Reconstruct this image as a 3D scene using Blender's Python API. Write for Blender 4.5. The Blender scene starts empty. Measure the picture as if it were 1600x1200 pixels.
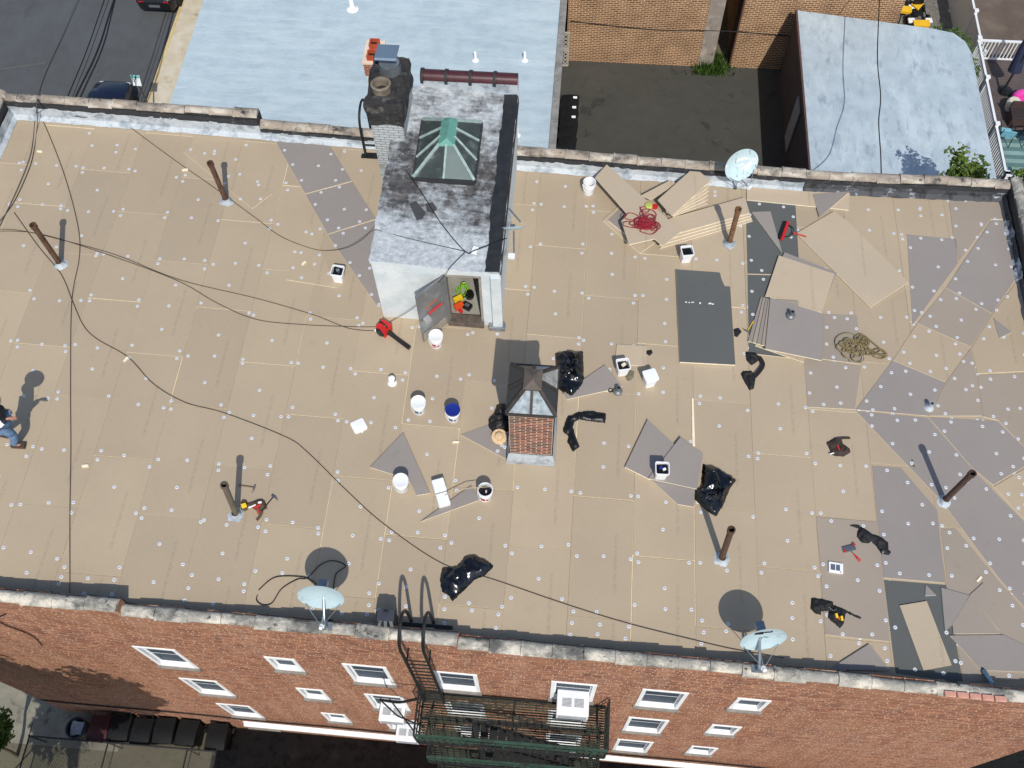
import bpy, bmesh, math, random
from mathutils import Vector, Matrix, noise
from mathutils.geometry import delaunay_2d_cdt
R = math.radians
random.seed(7)
scn = bpy.context.scene
C = scn.collection
# ---------------------------------------------------------------- camera
FPX, YAW, PITCH, ROLL, CAMZ = 1532.357, -0.106398, 1.073292, 0.030465, 18.3872
SX, SY = 0.0417708, 0.0078505          # fall of the roof plane
def _axes():
    f = Vector((math.sin(YAW)*math.cos(PITCH), math.cos(YAW)*math.cos(PITCH), -math.sin(PITCH)))
    r = Vector((math.cos(YAW), -math.sin(YAW), 0)); d = f.cross(r)
    return (math.cos(ROLL)*r+math.sin(ROLL)*d, -math.sin(ROLL)*r+math.cos(ROLL)*d, f)
AR, AD, AF = _axes()
CAM = Vector((0, 0, CAMZ))
cam = bpy.data.cameras.new('camera'); camo = bpy.data.objects.new('camera', cam); C.objects.link(camo)
cam.sensor_width = 36; cam.lens = FPX/1600*36; cam.clip_end = 2000; cam.clip_start = 0.1
camo.matrix_world = Matrix(((AR.x, -AD.x, -AF.x, 0), (AR.y, -AD.y, -AF.y, 0), (AR.z, -AD.z, -AF.z, CAMZ), (0, 0, 0, 1)))
scn.camera = camo
# ---------------------------------------------------------------- sky, sun, exposure
SUN_EL, SUN_AZ = R(49.5), R(165)       # the sun stands in front of the facade, a little to the right
w = bpy.data.worlds.new('World'); scn.world = w; w.use_nodes = True
nt = w.node_tree; nt.nodes.clear()
sky = nt.nodes.new('ShaderNodeTexSky'); sky.sky_type = 'NISHITA'; sky.sun_disc = False
sky.sun_elevation = SUN_EL; sky.sun_rotation = SUN_AZ
bg = nt.nodes.new('ShaderNodeBackground'); bg.inputs[1].default_value = 0.125
wo = nt.nodes.new('ShaderNodeOutputWorld'); nt.links.new(sky.outputs[0], bg.inputs[0]); nt.links.new(bg.outputs[0], wo.inputs[0])
sun = bpy.data.lights.new('sun', 'SUN'); sun.energy = 3.55; sun.angle = R(0.5); sun.color = (1, 0.955, 0.88)
suno = bpy.data.objects.new('sun', sun); C.objects.link(suno)
SD = Vector((math.sin(SUN_AZ)*math.cos(SUN_EL), math.cos(SUN_AZ)*math.cos(SUN_EL), math.sin(SUN_EL)))
suno.rotation_euler = SD.to_track_quat('Z', 'Y').to_euler()
suno.location = SD*60
vs = scn.view_settings; vs.view_transform = 'Standard'; vs.look = 'None'; vs.exposure = 0.0; vs.gamma = 1; vs.use_curve_mapping = False
# ---------------------------------------------------------------- survey helpers (photo pixel -> place on a real plane)
def ray(u, v): return AR*((u-800)/FPX)+AD*((v-600)/FPX)+AF
def AZ(u, v, z):
    d = ray(u, v); return CAM+d*((z-CAMZ)/d.z)
def AY(u, v, y):
    d = ray(u, v); return CAM+d*(y/d.y)
def RF(u, v, h=0.0):
    d = ray(u, v); t = (h-CAMZ)/(d.z+SX*d.x+SY*d.y); return CAM+d*t
def rz(x, y): return -SX*x-SY*y
RN = Vector((SX, SY, 1)).normalized()
RQ = Vector((0, 0, 1)).rotation_difference(RN)
# ---------------------------------------------------------------- mesh builder
def lin(c):
    return tuple((x/12.92 if x <= 0.04045 else ((x+0.055)/1.055)**2.4) for x in [k/255 for k in c])
class MB:
    def __init__(s): s.v = []; s.f = []; s.m = []; s.cur = 0
    def add(s, vs, fs):
        o = len(s.v); s.v += [Vector(p) for p in vs]; s.f += [tuple(i+o for i in f) for f in fs]; s.m += [s.cur]*len(fs); return s
    def box(s, c, d, q=None):
        c = Vector(c); x, y, z = [k/2 for k in d]
        P = [Vector((a*x, b*y, e*z)) for e in (-1, 1) for b in (-1, 1) for a in (-1, 1)]
        if q is not None: P = [q @ p for p in P]
        return s.add([c+p for p in P], [(0, 2, 3, 1), (4, 5, 7, 6), (0, 1, 5, 4), (2, 6, 7, 3), (0, 4, 6, 2), (1, 3, 7, 5)])
    def bar(s, a, b, w, h=None, up=(0, 0, 1)):
        a = Vector(a); b = Vector(b); d = b-a; L = d.length; d.normalize(); up = Vector(up)
        if abs(d.dot(up)) > .98: up = Vector((0, 1, 0))
        x = d.cross(up).normalized(); z = x.cross(d)
        M = Matrix((x, d, z)).transposed()
        return s.box((a+b)/2, (w, L, h or w), M)
    def tube(s, pts, r, n=8, cap=True, closed=False):
        pts = [Vector(p) for p in pts]; N = len(pts); o = len(s.v); px = None; F = []; V = []
        rr = r if isinstance(r, (list, tuple)) else [r]*N
        for i, p in enumerate(pts):
            if closed: t = pts[(i+1) % N]-pts[i-1]
            else: t = pts[min(i+1, N-1)]-pts[max(i-1, 0)]
            if t.length < 1e-9: t = Vector((0, 0, 1))
            t.normalize()
            if px is None:
                a = Vector((0, 0, 1)) if abs(t.z) < .9 else Vector((1, 0, 0)); px = t.cross(a).normalized()
            px = (px-t*px.dot(t)).normalized(); py = t.cross(px)
            V += [p+(px*math.cos(2*math.pi*k/n)+py*math.sin(2*math.pi*k/n))*rr[i] for k in range(n)]
        for i in range(N if closed else N-1):
            for k in range(n):
                j = (i+1) % N
                F.append((i*n+k, i*n+(k+1) % n, j*n+(k+1) % n, j*n+k))
        if cap and not closed: F += [tuple(range(n-1, -1, -1)), tuple((N-1)*n+k for k in range(n))]
        return s.add(V, F)
    def lathe(s, prof, n=20, c=(0, 0, 0), q=None, cap0=True, cap1=True):
        c = Vector(c); V = []; F = []
        for r, z in prof:
            for k in range(n):
                p = Vector((r*math.cos(2*math.pi*k/n), r*math.sin(2*math.pi*k/n), z)); V.append(c+(q @ p if q is not None else p))
        for i in range(len(prof)-1):
            for k in range(n): F.append((i*n+k, i*n+(k+1) % n, (i+1)*n+(k+1) % n, (i+1)*n+k))
        if cap0: F.append(tuple(range(n-1, -1, -1)))
        if cap1: F.append(tuple((len(prof)-1)*n+k for k in range(n)))
        return s.add(V, F)
    def prism(s, top, thick, down=None):
        top = [Vector(p) for p in top]; n = len(top)
        a = sum((top[i].x*top[(i+1) % n].y-top[(i+1) % n].x*top[i].y) for i in range(n))
        if a < 0: top.reverse()
        dn = Vector(down) if down is not None else -RN
        bot = [p+dn*thick for p in top]
        F = [tuple(range(n)), tuple(range(2*n-1, n-1, -1))]
        base = s.cur; s.add(top+bot, F)
        o = len(s.v)-2*n
        s.f += [tuple(k+o for k in (i, n+i, n+(i+1) % n, (i+1) % n)) for i in range(n)]; s.m += [base+1 if getattr(s, 'edge', False) else base]*n
        return s
    def quad(s, a, b, c, d): return s.add([a, b, c, d], [(0, 1, 2, 3)])
    def shift(s, off): off = Vector(off); s.v = [p-off for p in s.v]; return s
    def local(s, root): M = root.matrix_world.inverted(); s.v = [M @ p for p in s.v]; return s
    def build(s, name, mats, parent=None, smooth=False, ang=35, bevel=0, origin=None):
        if not isinstance(mats, (list, tuple)): mats = [mats]
        if origin is not None: s.shift(origin)
        me = bpy.data.meshes.new(name); me.from_pydata([tuple(p) for p in s.v], [], s.f)
        for m in mats: me.materials.append(m)
        me.polygons.foreach_set('material_index', s.m)
        me.update(); me.validate()
        if smooth:
            me.polygons.foreach_set('use_smooth', [True]*len(me.polygons)); me.set_sharp_from_angle(angle=R(ang))
        o = bpy.data.objects.new(name, me); C.objects.link(o)
        if origin is not None: o.location = origin
        if parent: o.parent = parent
        if bevel:
            b = o.modifiers.new('bevel', 'BEVEL'); b.width = bevel; b.segments = 2; b.limit_method = 'ANGLE'; b.angle_limit = R(40)
        return o
def tag(o, label=None, cat=None, group=None, kind=None):
    if label: o['label'] = label
    if cat: o['category'] = cat
    if group: o['group'] = group
    if kind: o['kind'] = kind
    return o
def thing(name, label, cat, loc=(0, 0, 0), rot=0.0, group=None, roof=False):
    o = bpy.data.objects.new(name, None); C.objects.link(o); o.empty_display_size = .1
    q = Matrix.Rotation(rot, 4, 'Z')
    if roof: q = RQ.to_matrix().to_4x4() @ q
    o.matrix_world = Matrix.Translation(Vector(loc)) @ q
    return tag(o, label, cat, group)
def inst(src, name, parent, M=None, loc=None):
    o = src.copy(); o.name = name; C.objects.link(o); o.parent = parent
    if M is not None: o.matrix_basis = M
    elif loc is not None: o.location = loc
    return o
def dup(root, loc, rot=0.0, label=None, roof=False, group=None):
    r = root.copy(); C.objects.link(r)
    q = Matrix.Rotation(rot, 4, 'Z')
    if roof: q = RQ.to_matrix().to_4x4() @ q
    r.matrix_world = Matrix.Translation(Vector(loc)) @ q
    if label: r['label'] = label
    if group: r['group'] = group
    for ch in list(root.children):
        c = ch.copy(); C.objects.link(c); c.parent = r
        for g in list(ch.children):
            d = g.copy(); C.objects.link(d); d.parent = c
    return r
def smooth_path(P, k=6):
    P = [Vector(p) for p in P]; out = []
    for i in range(len(P)-1):
        a = P[max(i-1, 0)]; b = P[i]; c = P[i+1]; d = P[min(i+2, len(P)-1)]
        for j in range(k):
            t = j/k; out.append(.5*((2*b)+(c-a)*t+(2*a-5*b+4*c-d)*t*t+(3*b-a-3*c+d)*t*t*t))
    out.append(P[-1]); return out
# ---------------------------------------------------------------- materials
def newmat(name):
    m = bpy.data.materials.new(name); m.use_nodes = True; n = m.node_tree
    return m, n, n.nodes['Principled BSDF']
def N(n, t, **k):
    x = n.nodes.new(t)
    for a, b in k.items(): setattr(x, a, b)
    return x
def ramp(n, fac, stops):
    r = N(n, 'ShaderNodeValToRGB'); e = r.color_ramp.elements
    while len(e) < len(stops): e.new(.5)
    for i, (p, c) in enumerate(stops):
        e[i].position = p; e[i].color = (*c, 1) if len(c) == 3 else c
    n.links.new(fac, r.inputs[0]); return r.outputs[0]
def mixc(n, fac, a, b, mode='MIX'):
    x = N(n, 'ShaderNodeMix', data_type='RGBA', blend_type=mode)
    for s, val in ((0, fac), (6, a), (7, b)):
        if hasattr(val, 'type') and hasattr(val, 'node'): n.links.new(val, x.inputs[s])
        elif s == 0: x.inputs[0].default_value = val
        else: x.inputs[s].default_value = (*val, 1)
    return x.outputs[2]
def nz(n, vec, scale, detail=4, rough=.55, out=0):
    x = N(n, 'ShaderNodeTexNoise'); x.inputs['Scale'].default_value = scale; x.inputs['Detail'].default_value = detail; x.inputs['Roughness'].default_value = rough
    if vec is not None: n.links.new(vec, x.inputs['Vector'])
    return x.outputs[out]
def mapv(n, vec, scale=(1, 1, 1), rot=(0, 0, 0), loc=(0, 0, 0)):
    m = N(n, 'ShaderNodeMapping'); m.inputs['Scale'].default_value = scale; m.inputs['Rotation'].default_value = rot; m.inputs['Location'].default_value = loc
    n.links.new(vec, m.inputs[0]); return m.outputs[0]
def bump(n, b, h, strength=.4, dist=.01):
    x = N(n, 'ShaderNodeBump'); x.inputs['Strength'].default_value = strength; x.inputs['Distance'].default_value = dist
    n.links.new(h, x.inputs['Height']); n.links.new(x.outputs[0], b.inputs['Normal'])
def S(name, c, rough=.6, metal=0., var=.12, scale=3., bmp=0., bscale=40., spec=.5, world=False, var2=None):
    """plain surface: base colour with soft mottling and fine relief"""
    m, n, b = newmat(name); tc = N(n, 'ShaderNodeTexCoord').outputs['Object']
    if world: tc = N(n, 'ShaderNodeNewGeometry').outputs['Position']
    c = lin(c); f = nz(n, tc, scale, 5)
    lo = tuple(k*(1-var) for k in c); hi = tuple(min(1, k*(1+var)) for k in c)
    col = ramp(n, f, [(.3, lo), (.7, hi)])
    if var2: col = mixc(n, ramp(n, nz(n, tc, var2[1], 6, .65), [(var2[2], (0, 0, 0)), (var2[3], (1, 1, 1))]), col, lin(var2[0]))
    n.links.new(col, b.inputs['Base Color'])
    b.inputs['Roughness'].default_value = rough; b.inputs['Metallic'].default_value = metal; b.inputs['Specular IOR Level'].default_value = spec
    if bmp: bump(n, b, nz(n, tc, bscale, 4), bmp, .01)
    return m
def brick_mat(name, c1, c2, mortar, axis='xz', bw=.215, bh=.075, ms=.011, bumpk=.6, stain=None, off=0.5):
    m, n, b = newmat(name); pos = N(n, 'ShaderNodeNewGeometry').outputs['Position']
    sp = N(n, 'ShaderNodeSeparateXYZ'); n.links.new(pos, sp.inputs[0]); cb = N(n, 'ShaderNodeCombineXYZ')
    n.links.new(sp.outputs['X' if axis[0] == 'x' else 'Y'], cb.inputs[0]); n.links.new(sp.outputs['Z'], cb.inputs[1])
    t = N(n, 'ShaderNodeTexBrick'); t.offset = off
    n.links.new(cb.outputs[0], t.inputs['Vector'])
    t.inputs['Scale'].default_value = 1; t.inputs['Brick Width'].default_value = bw; t.inputs['Row Height'].default_value = bh; t.inputs['Mortar Size'].default_value = ms
    t.inputs['Mortar Smooth'].default_value = .25; t.inputs['Bias'].default_value = 0.0
    t.inputs['Color1'].default_value = (*lin(c1), 1); t.inputs['Color2'].default_value = (*lin(c2), 1); t.inputs['Mortar'].default_value = (*lin(mortar), 1)
    f = nz(n, pos, 1.1, 6, .6); col = mixc(n, ramp(n, f, [(.35, (0, 0, 0)), (.75, (.45, .45, .45))]), t.outputs[0], tuple(k*.45 for k in lin(c2)))
    if stain: col = mixc(n, ramp(n, nz(n, pos, stain[1], 6, .65), [(stain[2], (0, 0, 0)), (stain[3], (1, 1, 1))]), col, lin(stain[0]))
    n.links.new(col, b.inputs['Base Color']); b.inputs['Roughness'].default_value = .85
    inv = N(n, 'ShaderNodeMath', operation='SUBTRACT'); inv.inputs[0].default_value = 1; n.links.new(t.outputs['Fac'], inv.inputs[1])
    ad = N(n, 'ShaderNodeMath', operation='ADD'); n.links.new(inv.outputs[0], ad.inputs[0]); n.links.new(nz(n, pos, 60, 3), ad.inputs[1])
    bump(n, b, ad.outputs[0], bumpk, .012); return m
def facade_mat(name, bw=.21, bh=.072):
    """raked brickwork: brick by brick tone, dark bed joints, bright uneven head joints"""
    m, n, b = newmat(name); pos = N(n, 'ShaderNodeNewGeometry').outputs['Position']
    sp = N(n, 'ShaderNodeSeparateXYZ'); n.links.new(pos, sp.inputs[0])
    def mt(op, a, c=None):
        x = N(n, 'ShaderNodeMath', operation=op)
        for i, v in enumerate((a, c)):
            if v is None: continue
            if hasattr(v, 'node'): n.links.new(v, x.inputs[i])
            else: x.inputs[i].default_value = v
        return x.outputs[0]
    zr = mt('DIVIDE', sp.outputs[2], bh); row = mt('FLOOR', zr); fz = mt('FRACT', zr)
    rwn = N(n, 'ShaderNodeTexWhiteNoise', noise_dimensions='1D'); n.links.new(row, rwn.inputs['W']); off = mt('ADD', mt('FRACT', mt('MULTIPLY', row, .5)), mt('MULTIPLY', rwn.outputs['Value'], .45))
    wob = mt('MULTIPLY', nz(n, pos, 7, 2), .16)
    u = mt('ADD', mt('ADD', mt('DIVIDE', sp.outputs[0], bw), off), wob); iu = mt('FLOOR', u); fu = mt('FRACT', u)
    cv = N(n, 'ShaderNodeCombineXYZ'); n.links.new(iu, cv.inputs[0]); n.links.new(row, cv.inputs[1])
    wn = N(n, 'ShaderNodeTexWhiteNoise', noise_dimensions='2D'); n.links.new(cv.outputs[0], wn.inputs['Vector'])
    base = ramp(n, wn.outputs['Value'], [(0, lin((104, 62, 49))), (.3, lin((134, 82, 61))), (.7, lin((151, 97, 71))), (1, lin((176, 122, 90)))])
    big = nz(n, mapv(n, pos, (.5, .5, .8)), .7, 5, .6)
    base = mixc(n, ramp(n, big, [(.38, (0, 0, 0)), (.66, (.6, .6, .6))]), base, lin((148, 100, 68)))
    bed = mt('LESS_THAN', fz, .17); lv = ramp(n, nz(n, mapv(n, pos, (.9, .9, 13.9)), 1.0, 4, .6), [(.36, (.15, .15, .15)), (.62, (1, 1, 1))]); col = mixc(n, mt('MULTIPLY', bed, lv), base, lin((216, 178, 150)))
    strk = nz(n, mapv(n, pos, (2.4, 2.4, .22)), 1.2, 6, .62); col = mixc(n, ramp(n, strk, [(.46, (0, 0, 0)), (.7, (.34, .34, .34))]), col, lin((186, 150, 126))); col = mixc(n, ramp(n, nz(n, mapv(n, pos, (1.7, 1.7, .3), loc=(9, 2, 4)), 1.0, 6, .65), [(.56, (0, 0, 0)), (.74, (.4, .4, .4))]), col, lin((74, 48, 40)))
    wn2 = N(n, 'ShaderNodeTexWhiteNoise', noise_dimensions='3D'); n.links.new(cv.outputs[0], wn2.inputs['Vector'])
    head = mt('MULTIPLY', mt('LESS_THAN', fu, .085), mt('GREATER_THAN', wn2.outputs['Value'], .4))
    col = mixc(n, mt('MULTIPLY', head, mt('MULTIPLY', mt('ADD', wn2.outputs['Value'], .35), .7)), col, lin((232, 196, 166)))
    n.links.new(col, b.inputs['Base Color']); b.inputs['Roughness'].default_value = .88
    hgt = mt('SUBTRACT', 1.0, mt('MAXIMUM', bed, mt('LESS_THAN', fu, .07)))
    bump(n, b, mt('ADD', hgt, nz(n, pos, 50, 3)), .5, .012); return m
def board_mat(name, c, c2=None, printing=True, dirt=.5):
    """paper-faced insulation board: soft colour drift, faint handling marks, a broken line of illegible mill print"""
    m, n, b = newmat(name); tc = N(n, 'ShaderNodeTexCoord').outputs['Object']; pos = N(n, 'ShaderNodeNewGeometry').outputs['Position']
    oi = N(n, 'ShaderNodeObjectInfo'); c = lin(c); c2 = lin(c2) if c2 else tuple(k*.86 for k in c)
    base = mixc(n, oi.outputs['Random'], c, c2)
    f = nz(n, pos, .45, 5, .6); col = mixc(n, ramp(n, f, [(.35, (0, 0, 0)), (.7, (.42, .42, .42))]), base, tuple(k*.84 for k in c2))
    fine = nz(n, mapv(n, tc, (3, 26, 1)), 3, 5, .65); col = mixc(n, ramp(n, fine, [(.38, (0, 0, 0)), (.62, (.16, .16, .16))]), col, tuple(min(1, k*1.2) for k in c))
    sc = nz(n, pos, 2.6, 8, .72); col = mixc(n, ramp(n, sc, [(.60, (0, 0, 0)), (.74, (.30*dirt, .30*dirt, .30*dirt))]), col, tuple(k*.45 for k in c2))
    if printing:
        sp = N(n, 'ShaderNodeSeparateXYZ'); n.links.new(tc, sp.inputs[0])
        def band(sock, center, half):
            a = N(n, 'ShaderNodeMath', operation='SUBTRACT'); n.links.new(sock, a.inputs[0]); a.inputs[1].default_value = center
            e = N(n, 'ShaderNodeMath', operation='ABSOLUTE'); n.links.new(a.outputs[0], e.inputs[0])
            l = N(n, 'ShaderNodeMath', operation='LESS_THAN'); n.links.new(e.outputs[0], l.inputs[0]); l.inputs[1].default_value = half; return l.outputs[0]
        mk = N(n, 'ShaderNodeMath', operation='MULTIPLY'); n.links.new(band(sp.outputs[0], .27, .03), mk.inputs[0]); n.links.new(band(sp.outputs[1], -.1, .62), mk.inputs[1])
        g = ramp(n, nz(n, mapv(n, tc, (1, 1, 1)), 38, 2, .5), [(.47, (0, 0, 0)), (.53, (1, 1, 1))])
        mk2 = N(n, 'ShaderNodeMath', operation='MULTIPLY'); n.links.new(mk.outputs[0], mk2.inputs[0]); n.links.new(g, mk2.inputs[1])
        mk3 = N(n, 'ShaderNodeMath', operation='MULTIPLY'); n.links.new(mk2.outputs[0], mk3.inputs[0]); mk3.inputs[1].default_value = .20
        col = mixc(n, mk3.outputs[0], col, (.09, .08, .075))
    n.links.new(col, b.inputs['Base Color']); b.inputs['Roughness'].default_value = .78; b.inputs['Specular IOR Level'].default_value = .3
    bump(n, b, nz(n, tc, 22, 4), .12, .006); return m
def patchy(name, base, layers, rough=.7, bmp=.4, bscale=14, dist=.02, metal=0):
    """weathered coating: base with blotches of other colours; layers = (colour, scale, lo, hi, stretch)"""
    m, n, b = newmat(name); pos = N(n, 'ShaderNodeNewGeometry').outputs['Position']; col = None
    f = nz(n, pos, 2, 5); c = lin(base); col = ramp(n, f, [(.3, tuple(k*.9 for k in c)), (.7, tuple(min(1, k*1.08) for k in c))])
    for i, (lc, s, lo, hi, st) in enumerate(layers):
        k = nz(n, mapv(n, pos, st, loc=(i*7.3, i*3.1, i)), s, 8, .68)
        col = mixc(n, ramp(n, k, [(lo, (0, 0, 0)), (hi, (1, 1, 1))]), col, lin(lc))
    n.links.new(col, b.inputs['Base Color']); b.inputs['Roughness'].default_value = rough; b.inputs['Metallic'].default_value = metal
    bump(n, b, nz(n, pos, bscale, 6, .6), bmp, dist); return m
def bulk_mat(name):
    """old bulkhead roof: silver paint worn through to dark felt, heavier paint kept along the front and back edges"""
    m, n, b = newmat(name); pos = N(n, 'ShaderNodeNewGeometry').outputs['Position']
    sp = N(n, 'ShaderNodeSeparateXYZ'); n.links.new(pos, sp.inputs[0])
    felt = ramp(n, nz(n, pos, 5, 8, .7), [(.3, lin((40, 40, 41))), (.5, lin((78, 77, 77))), (.72, lin((118, 114, 110)))])
    paint = ramp(n, nz(n, pos, 8, 6, .65), [(.3, lin((150, 158, 163))), (.7, lin((206, 211, 213)))])
    g = N(n, 'ShaderNodeValToRGB'); mr = N(n, 'ShaderNodeMapRange'); mr.inputs[1].default_value = 11.3; mr.inputs[2].default_value = 16.3; n.links.new(sp.outputs[1], mr.inputs[0])
    wear = ramp(n, mr.outputs[0], [(0, (.74,)*3), (.14, (.70,)*3), (.30, (.44,)*3), (.45, (.36,)*3), (.62, (.40,)*3), (.82, (.62,)*3), (1, (.56,)*3)])
    k = nz(n, mapv(n, pos, (1.2, .9, 1)), 2.2, 9, .72); k2 = nz(n, mapv(n, pos, (.5, 2.2, 1)), 5, 6, .6)
    a = N(n, 'ShaderNodeMath', operation='MULTIPLY_ADD'); n.links.new(k, a.inputs[0]); a.inputs[1].default_value = 1.0; n.links.new(wear, a.inputs[2])
    a2 = N(n, 'ShaderNodeMath', operation='MULTIPLY_ADD'); n.links.new(k2, a2.inputs[0]); a2.inputs[1].default_value = .45; n.links.new(a.outputs[0], a2.inputs[2])
    f = ramp(n, a2.outputs[0], [(0, (0,)*3), (1, (1,)*3)]); mr2 = N(n, 'ShaderNodeMapRange'); mr2.inputs[1].default_value = 1.10; mr2.inputs[2].default_value = 1.36; n.links.new(a2.outputs[0], mr2.inputs[0])
    n.links.new(mixc(n, mr2.outputs[0], felt, paint), b.inputs['Base Color']); b.inputs['Roughness'].default_value = .8
    bump(n, b, nz(n, pos, 11, 6, .6), .7, .03); return m
M_TAN = board_mat('tan_board_facer', (182, 165, 140), (168, 152, 130))
M_TANL = board_mat('pale_loose_board_facer', (190, 173, 149), (181, 165, 143), dirt=.6)
M_GREY = board_mat('grey_board_facer', (150, 142, 136), (142, 135, 130), printing=False, dirt=.7)
M_BROWN = board_mat('brown_grey_board_facer', (160, 147, 132), (151, 141, 130), printing=False, dirt=.8)
M_SLATE = board_mat('dark_grey_coverboard', (95, 97, 95), (89, 92, 90), printing=False, dirt=.7)
M_FOAM = S('cream_foam_edge', (238, 226, 198), .8, var=.12, scale=12, bmp=.3)
M_PLATE = S('galvanised_plate', (210, 212, 216), .5, .1, var=.1, scale=30)
M_PLATED = S('plate_recess', (104, 106, 110), .5, .3)
M_BRICK = facade_mat('red_facade_brick')
M_BRICKY = brick_mat('side_wall_brick', (148, 82, 62), (122, 64, 50), (200, 170, 148), axis='yz')
M_BRICKR = brick_mat('brown_yard_brick', (152, 110, 78), (116, 80, 56), (222, 192, 154), bw=.25, bh=.095, ms=.016, bumpk=.5)
M_SILVER = patchy('aluminium_roof_coating', (176, 193, 201), [((188, 203, 209), 1.4, .45, .62, (.35, 2.2, 1)), ((163, 182, 192), 1.0, .54, .72, (.5, 1.6, 1)), ((196, 209, 214), 6, .62, .70, (.35, 2.5, 1)), ((146, 158, 165), 9, .66, .76, (.4, 2, 1))], .65, .6, 9, .03)
M_SILVER2 = patchy('patchy_silver_coating', (172, 187, 196), [((190, 203, 210), .8, .5, .66, (1.6, .5, 1)), ((142, 157, 170), 1.6, .54, .70, (1.7, .6, 1)), ((108, 118, 128), 4.2, .63, .74, (1.8, .7, 1)), ((96, 100, 104), 12, .70, .77, (1, 1, 1))], .55, .45, 6, .03)
M_FLASH = patchy('white_flashing_coat', (184, 191, 196), [((138, 148, 156), 3, .48, .62, (1, 1, 1)), ((76, 78, 80), 4, .60, .68, (.5, 1, 2))], .6, .5, 12, .03)
M_TAR = patchy('black_roofing_tar', (46, 47, 50), [((96, 98, 100), 5, .58, .72, (1, 1, 1)), ((150, 152, 154), 7, .68, .76, (1, 1, 1))], .75, .7, 14, .03)
M_COPING = patchy('weathered_clay_coping', (158, 146, 132), [((196, 188, 174), 3, .48, .62, (.6, 1, 1)), ((96, 90, 84), 2.2, .50, .64, (.7, 1, 1)), ((48, 47, 47), 2.6, .60, .66, (1, 1, 1))], .85, .6, 16, .02)
M_COPINGW = patchy('whitened_stone_coping', (162, 158, 148), [((212, 204, 188), 3, .46, .60, (.8, 1, 1)), ((96, 95, 91), 1.7, .50, .62, (.8, 1, 1)), ((50, 50, 49), 5, .60, .68, (1, 1, 1))], .85, .8, 12, .04)
M_STUCCO = patchy('pale_painted_stucco', (200, 209, 212), [((216, 221, 222), 1.5, .45, .6, (1, 1, 1)), ((146, 158, 166), 3, .64, .74, (1, 1, 1))], .7, .5, 9, .02)
M_BULK = bulk_mat('weathered_bulkhead_roof')
M_WHITE = S('white_paint', (244, 244, 243), .45, var=.03)
M_WHITEP = S('white_plastic', (238, 239, 240), .4, var=.04, spec=.4)
M_BLACKP = S('black_plastic', (22, 22, 24), .45, var=.3, scale=9)
M_BLACKM = S('black_iron_paint', (34, 37, 37), .5, .2, var=.35, scale=5, bmp=.3, var2=((82, 60, 46), 6, .6, .72))
M_GREENM = S('green_iron_paint', (44, 74, 60), .55, .1, var=.25, scale=6, var2=((40, 40, 38), 5, .52, .66))
M_RUST = S('rusty_cast_iron', (98, 72, 56), .8, .2, var=.3, scale=7, bmp=.6, bscale=30, var2=((72, 50, 40), 9, .5, .64))
M_RUST2 = S('dull_cast_iron', (106, 98, 84), .75, .2, var=.2, scale=7, bmp=.4, bscale=30)
M_BAG = S('black_polythene', (9, 10, 15), .2, var=.3, scale=6, spec=.7)
M_CABLE = S('dark_cable_sheath', (60, 50, 42), .6, var=.2)
M_CABLEK = S('black_cable_sheath', (20, 20, 22), .6, var=.2)
M_GALV = S('galvanised_steel', (150, 158, 164), .38, .7, var=.15, scale=10)
M_ASPH = patchy('yard_asphalt', (66, 66, 61), [((72, 71, 65), .7, .5, .68, (1, 1, 1)), ((58, 58, 54), 1.5, .58, .7, (1, 1, 1)), ((84, 82, 74), 14, .62, .72, (1, 1, 1)), ((124, 118, 106), 7, .735, .755, (1, 1, 1)), ((50, 50, 47), .9, .60, .64, (1, 1, 1))], .9, .6, 45, .01)
M_STREET = patchy('street_asphalt', (80, 82, 84), [((84, 88, 91), .5, .5, .66, (1, .5, 1)), ((68, 71, 74), 1.2, .58, .7, (1, .4, 1)), ((104, 106, 106), 14, .66, .76, (1, 1, 1))], .9, .5, 45, .01)
M_CONC = patchy('old_concrete', (132, 128, 114), [((146, 141, 126), 1.2, .48, .62, (1, 1, 1)), ((96, 93, 84), 2.1, .56, .68, (1, 1, 1)), ((84, 86, 70), 3, .64, .74, (1, 1, 1))], .9, .5, 30, .01)
M_WALK = patchy('pavement_concrete', (196, 184, 160), [((206, 198, 180), 1.2, .48, .62, (1, 1, 1)), ((160, 148, 126), 2.1, .58, .7, (1, 1, 1))], .9, .4, 30, .01)
M_DIRT = patchy('packed_dirt', (104, 99, 82), [((96, 96, 72), 2, .5, .62, (1, 1, 1)), ((80, 74, 62), 5, .56, .66, (1, 1, 1))], .95, .7, 30, .02)
M_GRAVEL = patchy('grey_gravel', (132, 130, 124), [((84, 82, 78), 18, .5, .56, (1, 1, 1)), ((170, 168, 160), 24, .58, .66, (1, 1, 1))], .95, .9, 50, .03)
M_GLASS = None
def glass(name, tint=(90, 100, 110), rough=.06):
    m, n, b = newmat(name); b.inputs['Base Color'].default_value = (*lin(tint), 1); b.inputs['Roughness'].default_value = rough
    b.inputs['Specular IOR Level'].default_value = .22; tc = N(n, 'ShaderNodeTexCoord').outputs['Object']; bump(n, b, nz(n, tc, 3, 2), .05, .01); return m
M_PANE = S('dark_window_glass', (66, 76, 87), .5, var=.25, scale=3, spec=.06)
M_PANEG = S('dusty_green_glass', (62, 70, 68), .35, var=.2, scale=3, spec=.3, var2=((108, 114, 108), 4, .52, .72))
M_PANEF = S('frosted_wired_glass', (150, 160, 165), .35, var=.35, scale=9, var2=((96, 102, 106), 6, .54, .68))
M_PANED = glass('grimy_dark_glass', (62, 64, 66), .25)
M_COPPER = S('verdigris_copper', (98, 152, 138), .6, .1, var=.15, scale=5, var2=((84, 120, 106), 6, .58, .7))
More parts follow.
